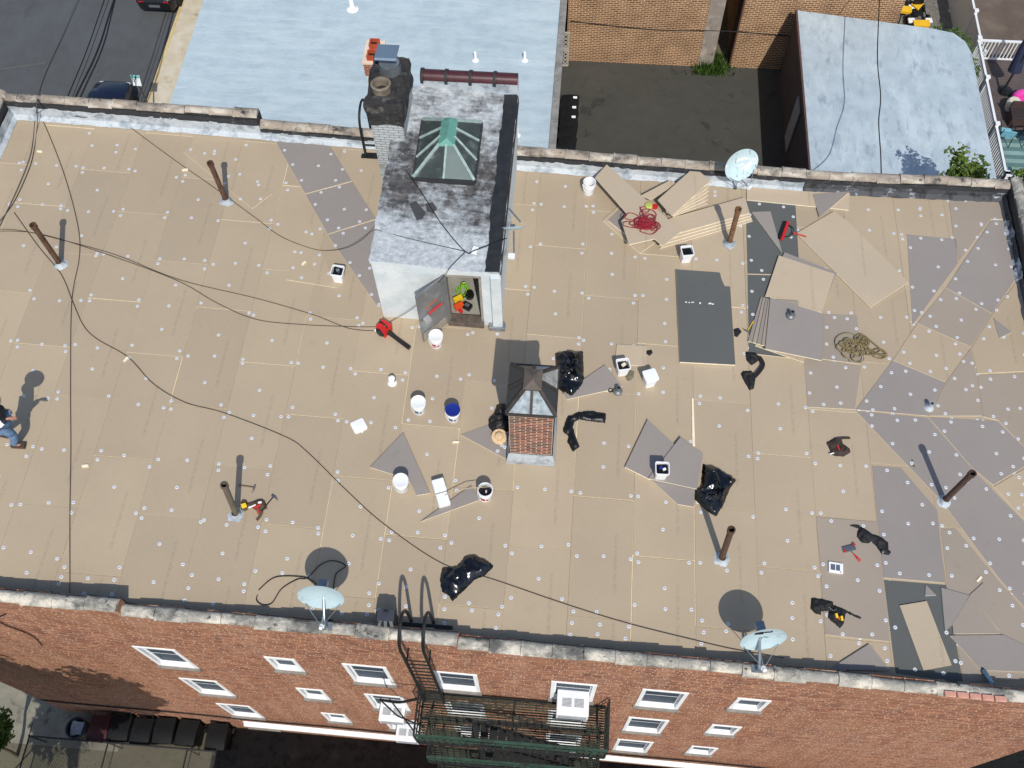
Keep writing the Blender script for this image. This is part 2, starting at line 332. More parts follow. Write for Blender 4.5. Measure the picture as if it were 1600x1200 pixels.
M_FRAMEG = S('pale_green_grey_frame', (150, 168, 164), .6, var=.25, scale=8)
M_LEAF = None
def leaf_mat(name, c1, c2):
    m, n, b = newmat(name); g = N(n, 'ShaderNodeNewGeometry')
    f = nz(n, g.outputs['Position'], 3.5, 3); col = ramp(n, f, [(.35, lin(c1)), (.65, lin(c2))])
    n.links.new(col, b.inputs['Base Color']); b.inputs['Roughness'].default_value = .55; b.inputs['Specular IOR Level'].default_value = .3
    t = N(n, 'ShaderNodeBsdfTranslucent'); n.links.new(col, t.inputs[0]); mx = N(n, 'ShaderNodeMixShader'); mx.inputs[0].default_value = .2
    out = n.nodes['Material Output']; n.links.new(b.outputs[0], mx.inputs[1]); n.links.new(t.outputs[0], mx.inputs[2]); n.links.new(mx.outputs[0], out.inputs[0]); return m
M_LEAF = leaf_mat('broad_leaf_green', (66, 88, 34), (118, 138, 58))
M_LEAFD = leaf_mat('ivy_green', (54, 84, 34), (92, 122, 52))
M_BARK = S('grey_brown_bark', (92, 80, 66), .9, var=.25, scale=12, bmp=.7)
# ================================================================ SETTING
GZ = -12.6
def sheet(name, x0, x1, y0, y1, z, mat, kind='structure', label=None):
    o = MB().add([(x0, y0, z), (x1, y0, z), (x1, y1, z), (x0, y1, z)], [(0, 1, 2, 3)]).build(name, mat)
    return tag(o, label, None, None, kind)
sheet('ground', -300, 300, -300, 300, GZ-.02, M_DIRT)
sheet('street', -29, -18.45, 6.1, 140, GZ-.012, M_STREET)
# pavement slabs beside the street, with a kerb step
pv = MB().box((-16.6, 106, GZ+.03), (3.5, 200, .12)).build('pavement', M_WALK); pv['kind'] = 'structure'
kb = MB().box((-18.42, 106, GZ+.035), (.14, 200, .14)).build('kerb', S('kerb_stone', (206, 182, 130), .9, var=.2), bevel=.015); kb['kind'] = 'structure'
slab = MB().box((0, 0, 0), (3.46, 1.78, .02)).build('paving_slab', M_WALK, pv, bevel=.006)
slab.location = (-16.6, 20.9, GZ+.098)
for i in range(1, 12): inst(slab, 'paving_slab', pv, loc=(-16.6, 20.9+i*1.8, GZ+.098+random.uniform(-.003, .003)))
sheet('courtyard', -1.0, 12.6, 16.6, 33.2, GZ+.004, M_ASPH)
sheet('gravel_yard', 12.6, 16.7, 31.9, 60, GZ+.002, M_GRAVEL)
sheet('neighbour_driveway', 16.7, 60, 16, 80, GZ+.002, patchy('brown_tarmac', (96, 84, 74), [((112, 100, 88), .6, .5, .66, (1, 1, 1)), ((140, 130, 120), 14, .68, .74, (1, 1, 1))], .9, .5, 40, .01))
sheet('front_alley', -9.75, 16, -6, 4.3, GZ+.008, patchy('shade_darkened_tarmac', (62, 61, 57), [((78, 76, 68), 2, .55, .7, (1, 1, 1)), ((36, 36, 34), 4, .5, .65, (1, 1, 1))], .9, .5, 40, .01))  # dark tarmac sheet whose colour also deepens the shade in the alley
fy = sheet('front_yard', -30, 16, -6, 4.3, GZ+.002, M_DIRT)
sheet('concrete_path', -30, -12.6, 3.35, 6.0, GZ+.012, M_CONC)
# ================================================================ APARTMENT BUILDING
def yw(x): return 4.22-.0115*x
XL, XR = -14.5, 10.68
bld = thing('apartment_building', 'red brick apartment building with the tan insulated flat roof', 'building', (-2, 10, GZ))
def bp(name, mb, mat, parent=None, **k):     # part of the building, built in world coordinates
    return mb.local(bld).build(name, mat, parent or bld, **k)
WINS = [(-8.65, -7.72, [(-2.2, -3.92), (-5.32, -7.08), (-8.47, -10.2)]), (-5.8, -5.15, [(-2.07, -3.2), (-5.22, -6.38), (-8.42, -9.58)]),
        (-4.14, -3.25, [(-2.05, -3.76), (-5.16, -6.9), (-8.34, -9.97)]), (-2.26, -1.37, [(-1.98, -3.7), (-5.1, -6.82), (-8.3, -9.95)]),
        (.18, 1.08, [(-1.94, -3.62), (-5.06, -6.8), (-8.25, -9.95)]), (2.02, 2.92, [(-1.92, -3.58), (-5.02, -6.82), (-8.22, -9.98)]),
        (3.9, 4.58, [(-1.92, -3.0), (-5.0, -6.14), (-8.2, -9.35)])]
holes = [(a, b, z1, z0) for a, b, rows in WINS for z0, z1 in rows]+[(-8.65, -7.72, -12.1, -11.3)]
xs = sorted({XL, XR, *[h[0] for h in holes], *[h[1] for h in holes]}); zs = sorted({GZ, -.9, *[h[2] for h in holes], *[h[3] for h in holes]})
mb = MB()
for i in range(len(xs)-1):
    for j in range(len(zs)-1):
        cx, cz = (xs[i]+xs[i+1])/2, (zs[j]+zs[j+1])/2
        if any(h[0] < cx < h[1] and h[2] < cz < h[3] for h in holes): continue
        a, b = xs[i], xs[i+1]
        mb.quad((a, yw(a), zs[j]), (b, yw(b), zs[j]), (b, yw(b), zs[j+1]), (a, yw(a), zs[j+1]))
for (a, b, z0, z1) in holes:                    # brick reveals behind the casings
    d = .30; P = [(a, z0), (b, z0), (b, z1), (a, z1)]
    for k in range(4):
        (x0, q0), (x1, q1) = P[k], P[(k+1) % 4]
        mb.quad((x0, yw(x0), q0), (x1, yw(x1), q1), (x1, yw(x1)+d, q1), (x0, yw(x0)+d, q0))
    mb.quad((a, yw(a)+d, z0), (b, yw(b)+d, z0), (b, yw(b)+d, z1), (a, yw(a)+d, z1))
bp('facade_wall', mb, M_BRICK)
bp('side_wall', MB().box((XL+.15, 10.4, (GZ-.9)/2), (.3, 11.9, -GZ-.9-.004)), M_BRICKY)
bp('side_wall', MB().box((XR-.15, 10.2, (GZ-.9)/2), (.3, 11.9, -GZ-.9-.004)), M_BRICKY)
bp('rear_wall', MB().box(((XL+XR)/2, 16.52, (GZ-.9)/2), (XR-XL-.61, .26, -GZ-.9-.004)), M_BRICK)
# roof deck and boards
ROOFX0, ROOFX1, ROOFY0, ROOFY1 = -13.9, 10.42, 4.40, 16.30
deck = bp('roof_deck', MB().prism([(x, y, rz(x, y)-.032) for x, y in ((-14.1, 4.46), (10.5, 4.46), (10.5, 16.4), (-14.1, 16.4))], .5), M_FOAM)
def on_roof(x, y, h=0): return Vector((x, y, rz(x, y)+h))
deckw = deck.matrix_world
GX, EVEN, ODD = -.84205, 11.225, 12.378
plates = []                                     # (x, y, height) of the fastener plates
RQM = RQ.to_matrix()
k = -11
while GX+k*1.2192 < ROOFX1:
    a, b = GX+k*1.2192, GX+(k+1)*1.2192; a = max(a, ROOFX0); b = min(b, ROOFX1)
    j0 = (EVEN if k % 2 == 0 else ODD)-2.4384*6
    for j in range(12):
        c, d = max(j0+j*2.4384, ROOFY0), min(j0+(j+1)*2.4384, ROOFY1)
        if d-c < .06 or b-a < .06: continue
        g = [random.choice((.002, .003, .004, .009)) for _ in range(4)]
        cx, cy = (a+b)/2, (c+d)/2; o = Vector((cx, cy, rz(cx, cy)))
        mbb = MB(); mbb.edge = True
        h = random.uniform(-.003, .002)
        mbb.prism([Vector((x, y, rz(x, y)+h)) for x, y in ((a+g[0], c+g[1]), (b-g[2], c+g[1]), (b-g[2], d-g[3]), (a+g[0], d-g[3]))], .03)
        mbb.shift(o)
        bo = mbb.build('insulation_board', [M_TAN, M_FOAM], deck)
        bo.location = o-bld.location
        # fasteners: clusters at the corners, a pair half way, a few in the field
        for x, y, pr in ((a+.09, c+.10, .92), (b-.09, c+.09, .92), (a+.09, d-.09, .92), (b-.09, d-.10, .92), (a+.61, c+.08, .5), ((a+b)/2, (c+d)/2, .8), (a+.08, (c+d)/2, .85), (b-.08, (c+d)/2, .85), (a+.61, c+.61, .6), (a+.61, d-.61, .6)):
            if a+.03 < x < b-.03 and c+.03 < y < d-.03 and random.random() < pr*.86:
                plates.append((x+random.gauss(0, .03), y+random.gauss(0, .035), h))
    k += 1
# parapets -------------------------------------------------------
def hexa(mb, A, B, t, z0A, z1A, z0B, z1B):
    """upright slab from plan point A to B, thickness t to the left of the run"""
    A = Vector((*A, 0)); B = Vector((*B, 0)); d = (B-A).normalized(); n = Vector((-d.y, d.x, 0))*t
    P = [A+Vector((0, 0, z0A)), B+Vector((0, 0, z0B)), B+n+Vector((0, 0, z0B)), A+n+Vector((0, 0, z0A)), A+Vector((0, 0, z1A)), B+Vector((0, 0, z1B)), B+n+Vector((0, 0, z1B)), A+n+Vector((0, 0, z1A))]
    return mb.add(P, [(3, 2, 1, 0), (4, 5, 6, 7), (0, 1, 5, 4), (1, 2, 6, 5), (2, 3, 7, 6), (3, 0, 4, 7)])
def tile_mesh(wd, ht, mat, nm='coping_tile', L=.6):
    prof = [(-wd/2, -.02), (-wd/2, .012), (-wd*.36, ht*.55), (-wd*.16, ht*.93), (wd*.16, ht), (wd*.36, ht*.6), (wd/2, .012), (wd/2, -.02)]
    V = []; F = []; secs = [(-L/2, 1), (-L/2+.05, 1), (-L/2+.055, .94), (L/2-.008, .93)]
    for x, s in secs: V += [(x, y*s, z*s if z > 0 else z) for y, z in prof]
    n = len(prof)
    for i in range(len(secs)-1):
        for q in range(n): F.append((i*n+q, i*n+(q+1) % n, (i+1)*n+(q+1) % n, (i+1)*n+q))
    F += [tuple(range(n-1, -1, -1)), tuple((len(secs)-1)*n+q for q in range(n))]
    return MB().add(V, F).build(nm, mat, smooth=True, ang=50).data
def tiles(me, parent, A, B, L=.6, jit=.006, mat=None):
    A = Vector(A); B = Vector(B); d = B-A; n = max(1, round(d.length/L)); out = []
    for i in range(n):
        p = A+d*((i+.5)/n); o = bpy.data.objects.new(me.name.split('.')[0], me); C.objects.link(o); o.parent = parent
        ang = math.atan2(d.y, d.x); q = Matrix.Rotation(ang+random.uniform(-.012, .012), 4, 'Z') @ Matrix.Rotation(-math.asin(d.z/d.length)+random.uniform(-.008, .008), 4, 'Y')
        o.matrix_basis = Matrix.Translation(p-bld.location+Vector((0, random.uniform(-.014, .014), random.uniform(-jit, jit)))) @ q @ Matrix.Diagonal((d.length/n/L, random.uniform(.78, 1.05), random.uniform(.6, 1.25), 1)); out.append(o)
    return out
def kill(me):
    for o in list(bpy.data.objects):
        if o.data == me and o.parent is None: bpy.data.objects.remove(o)
T_FRONT = tile_mesh(.27, .08, M_COPINGW); kill(T_FRONT)
T_REAR = tile_mesh(.30, .10, M_COPING); kill(T_REAR)
FSEG = [(XL, -7.87, .74, .70), (-7.87, -1.60, .44, .41), (-1.60, 4.18, .262, .06), (4.18, XR, .045, -.195)]
for x0, x1, z0, z1 in FSEG:
    pp = bp('front_parapet', hexa(MB(), (x0, yw(x0)), (x1, yw(x1)), .23, -.9, z0, -.9, z1), M_BRICK)
    tiles(T_FRONT, pp, (x0, yw(x0)+.085, z0+.02), (x1, yw(x1)+.085, z1+.02))
    # rough bed of mortar and tar along the roof side
    mt = MB(); n = int((x1-x0)/.22)
    for i in range(n):
        x = x0+(i+.5)*(x1-x0)/n; zt = z0+(z1-z0)*(i+.5)/n
        mt.box((x, yw(x)+.235+random.uniform(-.012, .02), (rz(x, 4.4)+zt)/2+random.uniform(-.02, .01)), ((x1-x0)/n*.98, .03, zt-rz(x, 4.4)+.02))
    bp('tar_flashing', mt, M_TAR, pp)
# pink new bricks bedded in the coping near the right end
M_PINK = S('pale_red_new_brick', (206, 150, 132), .85, var=.2, scale=8, bmp=.5)
pp = [o for o in bld.children if o.name.startswith('front_parapet')][-1]
for i in range(5):
    x = 7.35+i*.225; MBt = MB().box((0, 0, 0), (.2, .1, .06)); o = MBt.build('patch_brick', M_PINK, pp, bevel=.008)
    o.location = Vector((x, yw(x)-.005, .045+(x-4.18)*(-.24/6.5)+.085))-bld.location
RSEG = [((-14.2, 16.34), (-7.72, 16.34), .50), ((-7.72, 16.32), (-4.35, 16.30), .235), ((-1.42, 16.0), (5.5, 16.0), .37), ((5.5, 16.0), (10.6, 16.22), .34)]
def strip(mb, A, B, prof, n=30, jit=.015):
    """ragged strip along a run: prof = list of (offset towards roof, height above roof)"""
    A = Vector((*A, 0)); B = Vector((*B, 0)); d = (B-A); nn = Vector((d.y, -d.x, 0)).normalized(); V = []; F = []; m = len(prof)
    for i in range(n+1):
        p = A+d*(i/n)
        for q, (o, h) in enumerate(prof):
            e = p+nn*(o+(random.uniform(-jit, jit) if q in (0, m-1) else 0)); V.append((e.x, e.y, rz(e.x, e.y)+h+(random.uniform(-jit, jit) if q == m-1 else 0)))
    for i in range(n):
        for q in range(m-1): F.append((i*m+q, (i+1)*m+q, (i+1)*m+q+1, i*m+q+1))
    return mb.add(V, F)
M_CANTD = patchy('blackened_cant_strip', (70, 72, 76), [((176, 184, 190), 1.4, .56, .62, (1, 1, 1)), ((36, 37, 40), 3, .5, .6, (1, 1, 1))], .7, .6, 12, .03)
for i, (A, B, h) in enumerate(RSEG):
    zA, zB = rz(*A)+h, rz(*B)+h
    if i == 0: zA -= .06; zB += .06
    rp = bp('rear_parapet', hexa(MB(), A, B, .27, -.9, zA, -.9, zB), M_TAR)
    tiles(T_REAR, rp, (A[0], A[1]+.13, zA+.03), (B[0], B[1]+.13, zB+.03))
    L = int((B[0]-A[0])/.12)
    bp('base_flashing', strip(MB(), A, B, [(.16, .012), (.055, .09), (.035, .76*h)], L), M_CANTD if i == 3 else M_FLASH, rp)
    bp('tar_band', strip(MB(), A, B, [(.046, .70*h), (.042, .86*h), (.03, h+.01)], L), M_TAR, rp)
# left and right parapets
lp = bp('side_parapet', hexa(MB(), (-13.9, 4.44), (-13.9, 16.6), .3, -.9, .93, -.9, .93), M_TAR)
tiles(T_REAR, lp, (-14.05, 4.5, .96), (-14.05, 16.6, .96))
bp('base_flashing', strip(MB(), (-13.9, 4.4), (-13.9, 16.3), [(.14, .012), (.05, .08), (.03, .30)], 90), M_FLASH, lp)
rp = bp('side_parapet', hexa(MB(), (10.68, 4.44), (10.68, 16.5), .27, -.9, -.10, -.9, -.12), M_TAR)
tiles(T_FRONT, rp, (10.55, 4.6, -.09), (10.55, 16.45, -.10))
bp('base_flashing', strip(MB(), (10.41, 16.2), (10.41, 4.4), [(.14, .012), (.05, .08), (.03, .20)], 90), M_CANTD, rp)
# white ledge over the basement storey
bp('stone_ledge', MB().add(*(lambda a, b: ([(a, yw(a)-.12, -11.45), (b, yw(b)-.12, -11.45), (b, yw(b)-.001, -11.45), (a, yw(a)-.001, -11.45), (a, yw(a)-.12, -11.34), (b, yw(b)-.12, -11.34), (b, yw(b)-.001, -11.22), (a, yw(a)-.001, -11.22)], [(3, 2, 1, 0), (4, 5, 6, 7), (0, 1, 5, 4), (1, 2, 6, 5), (2, 3, 7, 6), (3, 0, 4, 7)]))(-8.6, XR)), M_WHITE)
# windows --------------------------------------------------------
_wm = {}
def window(a, b, z0, z1):
    W, H = b-a, z0-z1; key = (round(W, 1), round(H, 1)); cx, cz = (a+b)/2, (z0+z1)/2
    if key not in _wm:
        c = MB(); t = .085
        for sx in (-1, 1): c.box((sx*(W/2-t/2), .035, 0), (t, .11, H))
        c.box((0, .035, H/2-t/2), (W-2*t, .109, t)); c.box((0, .032, -H/2+.05), (W-2*t, .116, .10))
        s = MB(); w2, h2 = W-2*t, H-t-.10; zc = (.10-t)/2
        for sx in (-1, 1): s.box((sx*(w2/2-.015), .07, zc), (.03, .03, h2))
        s.box((0, .07, zc+h2/2-.015), (w2-.06, .03, .03)); s.box((0, .07, zc-h2/2+.02), (w2-.06, .03, .04)); s.box((0, .074, zc), (w2-.06, .012, .03))
        p1 = MB().box((0, .075, zc+h2/4), (w2-.06, .01, h2/2-.03)); p2 = MB().box((0, .079, zc-h2/4), (w2-.06, .01, h2/2-.03))
        sl = MB(); V = [(-W/2-.03, -.075, -H/2-.03), (W/2+.03, -.075, -H/2-.03), (W/2+.03, .0, -H/2-.002), (-W/2-.03, .0, -H/2-.002), (-W/2-.03, -.075, -H/2-.09), (W/2+.03, -.075, -H/2-.09), (W/2+.03, .0, -H/2-.09), (-W/2-.03, .0, -H/2-.09)]
        sl.add(V, [(0, 1, 2, 3), (7, 6, 5, 4), (4, 5, 1, 0), (5, 6, 2, 1), (7, 4, 0, 3)])
        o = c.build('window', M_WHITE, bld, bevel=.006)
        ch = [s.build('sash', M_WHITE, o), p1.build('pane', M_PANE, o), p2.build('pane', M_PANE, o), sl.build('sill', M_SILL, o)]
        _wm[key] = (o, ch)
    else:
        o0, ch = _wm[key]; o = o0.copy(); C.objects.link(o); o.parent = bld
        for x in ch:
            y = x.copy(); C.objects.link(y); y.parent = o
    o.location = Vector((cx, yw(cx)-.001, cz))-bld.location
    o.rotation_euler = (0, 0, -.0115)
M_SILL = S('grey_stone_sill', (128, 122, 114), .9, var=.2, scale=6, bmp=.4)
for a, b, z1, z0 in holes: window(a, b, z0, z1)
# loose cable down the facade
bp('facade_cable', MB().tube(smooth_path([(x, yw(x)-.03, z) for x, z in ((-10.4, -.2), (-10.9, -.9), (-10.7, -1.9), (-10.9, -2.9))]), .012, 6), M_CABLEK)
for dz, x0, x1 in ((-10.55, -14.4, 10.6), (-10.7, -14.4, 10.6)):
    bp('facade_cable', MB().tube([(x0+(x1-x0)*t/24, yw(x0+(x1-x0)*t/24)-.03, dz-.06*math.sin(t*1.3)) for t in range(25)], .012, 6), M_CABLEK)
# ================================================================ STAIR BULKHEAD
BX0, BX1, BY0, BY1 = -4.02, -1.42, 11.38, 16.25
def bz(x): return 2.2+(x-BX0)/(BX1-BX0)*(-.2)
bk = thing('stair_bulkhead', 'pale stucco stair bulkhead with open metal door and weathered roof', 'bulkhead', (-2.7, 13.8, rz(-2.7, 13.8)))
def kp(name, mb, mat, parent=None, root=None, **k): return mb.local(root or bk).build(name, mat, parent, **k) if parent else mb.local(root or bk).build(name, mat, root or bk, **k)
DX0, DX1, DZ0, DZ1 = -2.52, -1.84, .10, 1.80
wl = MB()
def slab4(mb, x0, x1, y0, y1, z0, za, zb):   # box whose top falls from za (x0) to zb (x1)
    return mb.add([(x0, y0, z0), (x1, y0, z0), (x1, y1, z0), (x0, y1, z0), (x0, y0, za), (x1, y0, zb), (x1, y1, zb), (x0, y1, za)], [(3, 2, 1, 0), (4, 5, 6, 7), (0, 1, 5, 4), (1, 2, 6, 5), (2, 3, 7, 6), (3, 0, 4, 7)])
slab4(wl, BX0, DX0-.05, BY0, BY0+.18, -.1, bz(BX0)-.03, bz(DX0)-.03)
slab4(wl, DX1+.05, BX1, BY0, BY0+.18, -.1, bz(DX1)-.03, bz(BX1)-.03)
slab4(wl, DX0-.05, DX1+.05, BY0, BY0+.18, DZ1, bz(DX0)-.03, bz(DX1)-.03)
slab4(wl, DX0-.05, DX1+.05, BY0, BY0+.18, -.1, .02, .02)
slab4(wl, BX0, BX0+.15, BY0+.181, BY1, -.1, bz(BX0)-.03, bz(BX0)-.04)
slab4(wl, BX1-.15, BX1, BY0+.181, BY1, -.1, bz(BX1)-.03, bz(BX1)-.03)
slab4(wl, BX0+.151, BX1-.151, BY1-.15, BY1, -.1, bz(BX0)-.03, bz(BX1)-.03)
kp('wall', wl, M_STUCCO)
kp('pier', MB().box((BX1-.06, BY0-.05, .95), (.22, .1, 2.0)), M_STUCCO, bevel=.02)
kp('foot_flashing', MB().box((BX1-.08, BY0-.06, .02), (.36, .17, .16)), M_GALV, bevel=.02)
rf_ = MB(); nx, ny = 14, 24; V = []; F = []
for j in range(ny+1):
    for i in range(nx+1):
        x = BX0-.03+(BX1-BX0+.06)*i/nx; y = BY0-.03+(BY1-BY0+.03)*j/ny
        V.append((x+(random.uniform(-.02, .02) if i in (0, nx) else 0), y+(random.uniform(-.015, .015) if j == 0 else 0), bz(x)+.03*noise.noise((x*1.3, y*1.1, 3))+(.03 if i == nx else 0)))
for j in range(ny):
    for i in range(nx): F.append((j*(nx+1)+i, j*(nx+1)+i+1, (j+1)*(nx+1)+i+1, (j+1)*(nx+1)+i))
rf_.add(V, F)
n0 = len(rf_.v)
ro = kp('roof', rf_, M_BULK, smooth=True, ang=60)
# drip edge around the roof and the tarred strip along the right eave
kp('roof_edge', slab4(slab4(MB(), BX0-.02, BX0+.02, BY0-.02, BY1, bz(BX0)-.10, bz(BX0)-.012, bz(BX0)-.012), BX0+.021, BX1+.02, BY0-.035, BY0-.005, 1.9, bz(BX0)-.012, bz(BX1)-.012), M_STUCCO, ro)
ts = MB(); V = []; F = []
for j in range(41):
    y = BY0-.03+(BY1-BY0)*j/40; w0 = .28+.06*noise.noise((y*1.2, 5, 1))+random.uniform(-.02, .02)
    V += [(BX1-w0, y, bz(BX1-w0)+.036), (BX1+.0, y, bz(BX1)+.075), (BX1+.045, y, bz(BX1)-.02), (BX1+.045, y, bz(BX1)-.2)]
for j in range(40):
    for q in range(3): F.append((j*4+q, j*4+q+1, j*4+5+q, j*4+4+q))
kp('tar_strip', ts.add(V, F), S('fresh_black_tar', (38, 40, 43), .6, var=.35, scale=5, bmp=.5, bscale=14), ro)
for pts_ in ([(640, 318), (650, 314), (664, 331), (660, 340), (651, 343)], [(665, 318), (676, 316), (682, 324), (676, 331), (667, 328)]):
    P_ = [AZ(u, v, bz(-2.9)+.06) for u, v in pts_]; kp('felt_patch', MB().prism(P_, .05, (0, 0, -1)), bpy.data.materials['fresh_black_tar'] if 0 else S('grey_felt_patch', (66, 67, 70), .85, var=.2, scale=6), ro)
# door frame, threshold, interior landing
fr = MB(); fr.box((DX0-.025, BY0+.08, .95), (.05, .2, 1.7)); fr.box((DX1+.025, BY0+.08, .95), (.05, .2, 1.7)); fr.box(((DX0+DX1)/2, BY0+.08, DZ1+.02), (DX1-DX0+.1, .2, .05))
kp('door_frame', fr, S('worn_door_frame', (148, 142, 134), .7, var=.25, scale=8))
kp('threshold', MB().box(((DX0+DX1)/2, BY0+.02, .06), (DX1-DX0+.1, .24, .17)), S('worn_dark_timber', (92, 82, 74), .85, var=.35, scale=9, bmp=.5), bevel=.01)
kp('landing', MB().box((-2.7, 12.5, .03), (2.25, 1.9, .06)), S('landing_concrete', (148, 146, 136), .85, var=.22, scale=3, bmp=.3))
for i in range(5): kp('stair_tread', MB().box((-2.7, 13.05+i*.17, .14+i*.17), (2.25, .15, .05)), S('grey_timber_tread', (150, 144, 128), .8, var=.2, scale=6))
# the door, swung open to the left
hg = Vector((DX0-.02, BY0-.02, 0)); fe = Vector(RF(662, 536)); dv = (Vector((fe.x, fe.y, 0))-Vector((hg.x, hg.y, 0))); ang = math.atan2(dv.y, dv.x); DL = dv.length
dr = MB().box((DL/2, 0, .92), (DL, .045, 1.74)).build('door', patchy('dented_grey_door', (128, 130, 132), [((150, 152, 152), 3, .5, .64, (1, 1, 1)), ((92, 90, 88), 4, .6, .7, (1, 1, 1))], .5, .3, 7, .02, .3), bk, bevel=.006)
dr.matrix_basis = bk.matrix_world.inverted() @ Matrix.Translation(Vector((hg.x, hg.y, .06))) @ Matrix.Rotation(ang, 4, 'Z')
sgn = 1   # the face turned to the camera
def dchild(nm, mb, mat, **k):
    return mb.build(nm, mat, dr, **k)
fy_ = .03
for nm, mb_, mt in (('kick_plate', MB().box((DL/2, fy_, .22), (DL-.04, .012, .26)), S('pale_kick_plate', (168, 162, 150), .5, .3, var=.2)),
                    ('lock_box', MB().box((DL-.14, fy_+.05, .88), (.15, .1, .13)), S('grey_lock_box', (176, 180, 182), .5, .3)),
                    ('push_bar', MB().box((DL-.40, fy_+.03, 1.0), (.38, .035, .05)), S('red_push_bar', (198, 56, 62), .5)),
                    ('orange_marking', MB().box((DL-.44, fy_, 1.23), (.1, .008, .05)).box((DL-.33, fy_, 1.22), (.09, .008, .05)).box((DL-.21, fy_, 1.21), (.08, .008, .045)), S('orange_lettering', (196, 98, 48), .6)),
                    ('hinge_stile', MB().box((.07, fy_, .93), (.12, .014, 1.66)), M_GALV)):
    dchild(nm, mb_, mt, bevel=.004)
# skylight on the bulkhead roof -----------------------------------
sk = thing('roof_skylight', 'hipped skylight with dark panes and verdigris ridge cap on the bulkhead', 'skylight', (-2.77, 14.4, 2.12))
def skl(p): return Vector(p)-Vector((-2.77, 14.4, 2.12))
SXa, SXb, SYa, SYb, SZ = -3.42, -2.12, 13.55, 15.2, 2.22
RX0, RX1, RY0, RY1, RZ_ = -2.92, -2.62, 14.25, 14.95, 2.5
B4 = [(SXa, SYa, SZ), (SXb, SYa, SZ), (SXb, SYb, SZ), (SXa, SYb, SZ)]; T4 = [(RX0, RY0, RZ_), (RX1, RY0, RZ_), (RX1, RY1, RZ_), (RX0, RY1, RZ_)]
def lerp(a, b, t): return Vector(a)*(1-t)+Vector(b)*t
nd = [2, 3, 2, 3]
for e in range(4):
    for q in range(nd[e]):
        t0, t1 = q/nd[e], (q+1)/nd[e]; a, b = lerp(B4[e], B4[(e+1) % 4], t0), lerp(B4[e], B4[(e+1) % 4], t1); c, d = lerp(T4[e], T4[(e+1) % 4], t1), lerp(T4[e], T4[(e+1) % 4], t0)
        MB().quad(skl(a), skl(b), skl(c), skl(d)).build('pane', M_PANEG if (e, q) != (0, 1) else S('milky_pane', (112, 124, 120), .35, var=.1), sk)
        if q > 0: MB().bar(skl(a)+Vector((0, 0, .015)), skl(d)+Vector((0, 0, .015)), .045, .035).build('rib', M_FRAMEG, sk)
    MB().bar(skl(B4[e])+Vector((0, 0, .015)), skl(T4[e])+Vector((0, 0, .015)), .06, .05).build('rib', M_FRAMEG, sk)
kc = MB()
for (a, b) in ((0, 1), (1, 2), (2, 3), (3, 0)): kc.bar(skl(B4[a])-Vector((0, 0, .06)), skl(B4[b])-Vector((0, 0, .06)), .06, .13)
kc.build('curb', M_TAR, sk)
cp = MB(); x0, x1, y0, y1 = RX0-.03, RX1+.03, RY0-.04, RY1+.04; zz = RZ_+.01; xm = (x0+x1)/2
cp.add([skl(p) for p in ((x0, y0, zz-.05), (x1, y0, zz-.05), (x1, y1, zz-.05), (x0, y1, zz-.05), (x0, y0, zz), (x1, y0, zz), (x1, y1, zz), (x0, y1, zz), (xm, y0+.14, zz+.09), (xm, y1-.05, zz+.09))],
       [(3, 2, 1, 0), (0, 1, 5, 4), (1, 2, 6, 5), (2, 3, 7, 6), (3, 0, 4, 7), (4, 5, 8), (5, 6, 9, 8), (6, 7, 9), (7, 4, 8, 9)])
cp.build('ridge_cap', M_COPPER, sk)
# glazed coping along the back of the bulkhead
M_MAROON = S('maroon_glazed_tile', (74, 40, 44), .35, var=.25, scale=6)
bc = thing('bulkhead_coping', 'maroon glazed tile coping along the back of the bulkhead', 'coping', (-2.5, 16.36, 2.2))
MB().box((0, .0, .02), (2.2, .22, .3)).build('parapet_bed', M_FLASH, bc)
for i in range(4):
    l = [(-.27, -.12, 0), (.27, -.12, 0)]
    mbq = MB(); n = 9; V = []; F = []
    for x, s in ((-.27, 1.14), (-.20, 1.14), (-.195, 1), (.27, 1)):
        V += [(x, -.15*s*math.cos(math.pi*q/(n-1)), .15*s*math.sin(math.pi*q/(n-1))) for q in range(n)]
    for a in range(3):
        for q in range(n-1): F.append((a*n+q, a*n+q+1, (a+1)*n+q+1, (a+1)*n+q))
    F += [tuple(range(n-1, -1, -1)), tuple(3*n+q for q in range(n))]
    o = mbq.add(V, F).build('coping_tile', M_MAROON, bc, smooth=True, ang=40); o.location = (-.81+i*.545, 0, .17)
    MB().lathe([(.172, -.03), (.175, .03)], 18, q=Matrix.Rotation(R(90), 3, 'Y')).build('tar_joint', M_TAR, o).location = (-.25, 0, 0)
# chimney beside the bulkhead -------------------------------------
ch = thing('tarred_chimney', 'white painted brick chimney with tarred top and two flues beside bulkhead', 'chimney', (-4.08, 15.25, .05))
M_WBRICK = brick_mat('white_painted_brick', (196, 200, 200), (182, 188, 190), (140, 146, 148), bw=.22, bh=.075, ms=.01, bumpk=1., stain=((120, 116, 108), 2, .6, .72))
M_WBRICKX = brick_mat('white_painted_brick_side', (196, 200, 200), (182, 188, 190), (140, 146, 148), axis='yz', bw=.22, bh=.075, ms=.01, bumpk=1.)
hx = .345; MB().add([(-hx, -.65, 0), (hx, -.65, 0), (hx, .65, 0), (-hx, .65, 0), (-hx, -.65, 2.62), (hx, -.65, 2.62), (hx, .65, 2.62), (-hx, .65, 2.62)], [(0, 1, 5, 4), (2, 3, 7, 6), (4, 5, 6, 7)]).build('shaft', M_WBRICK, ch)
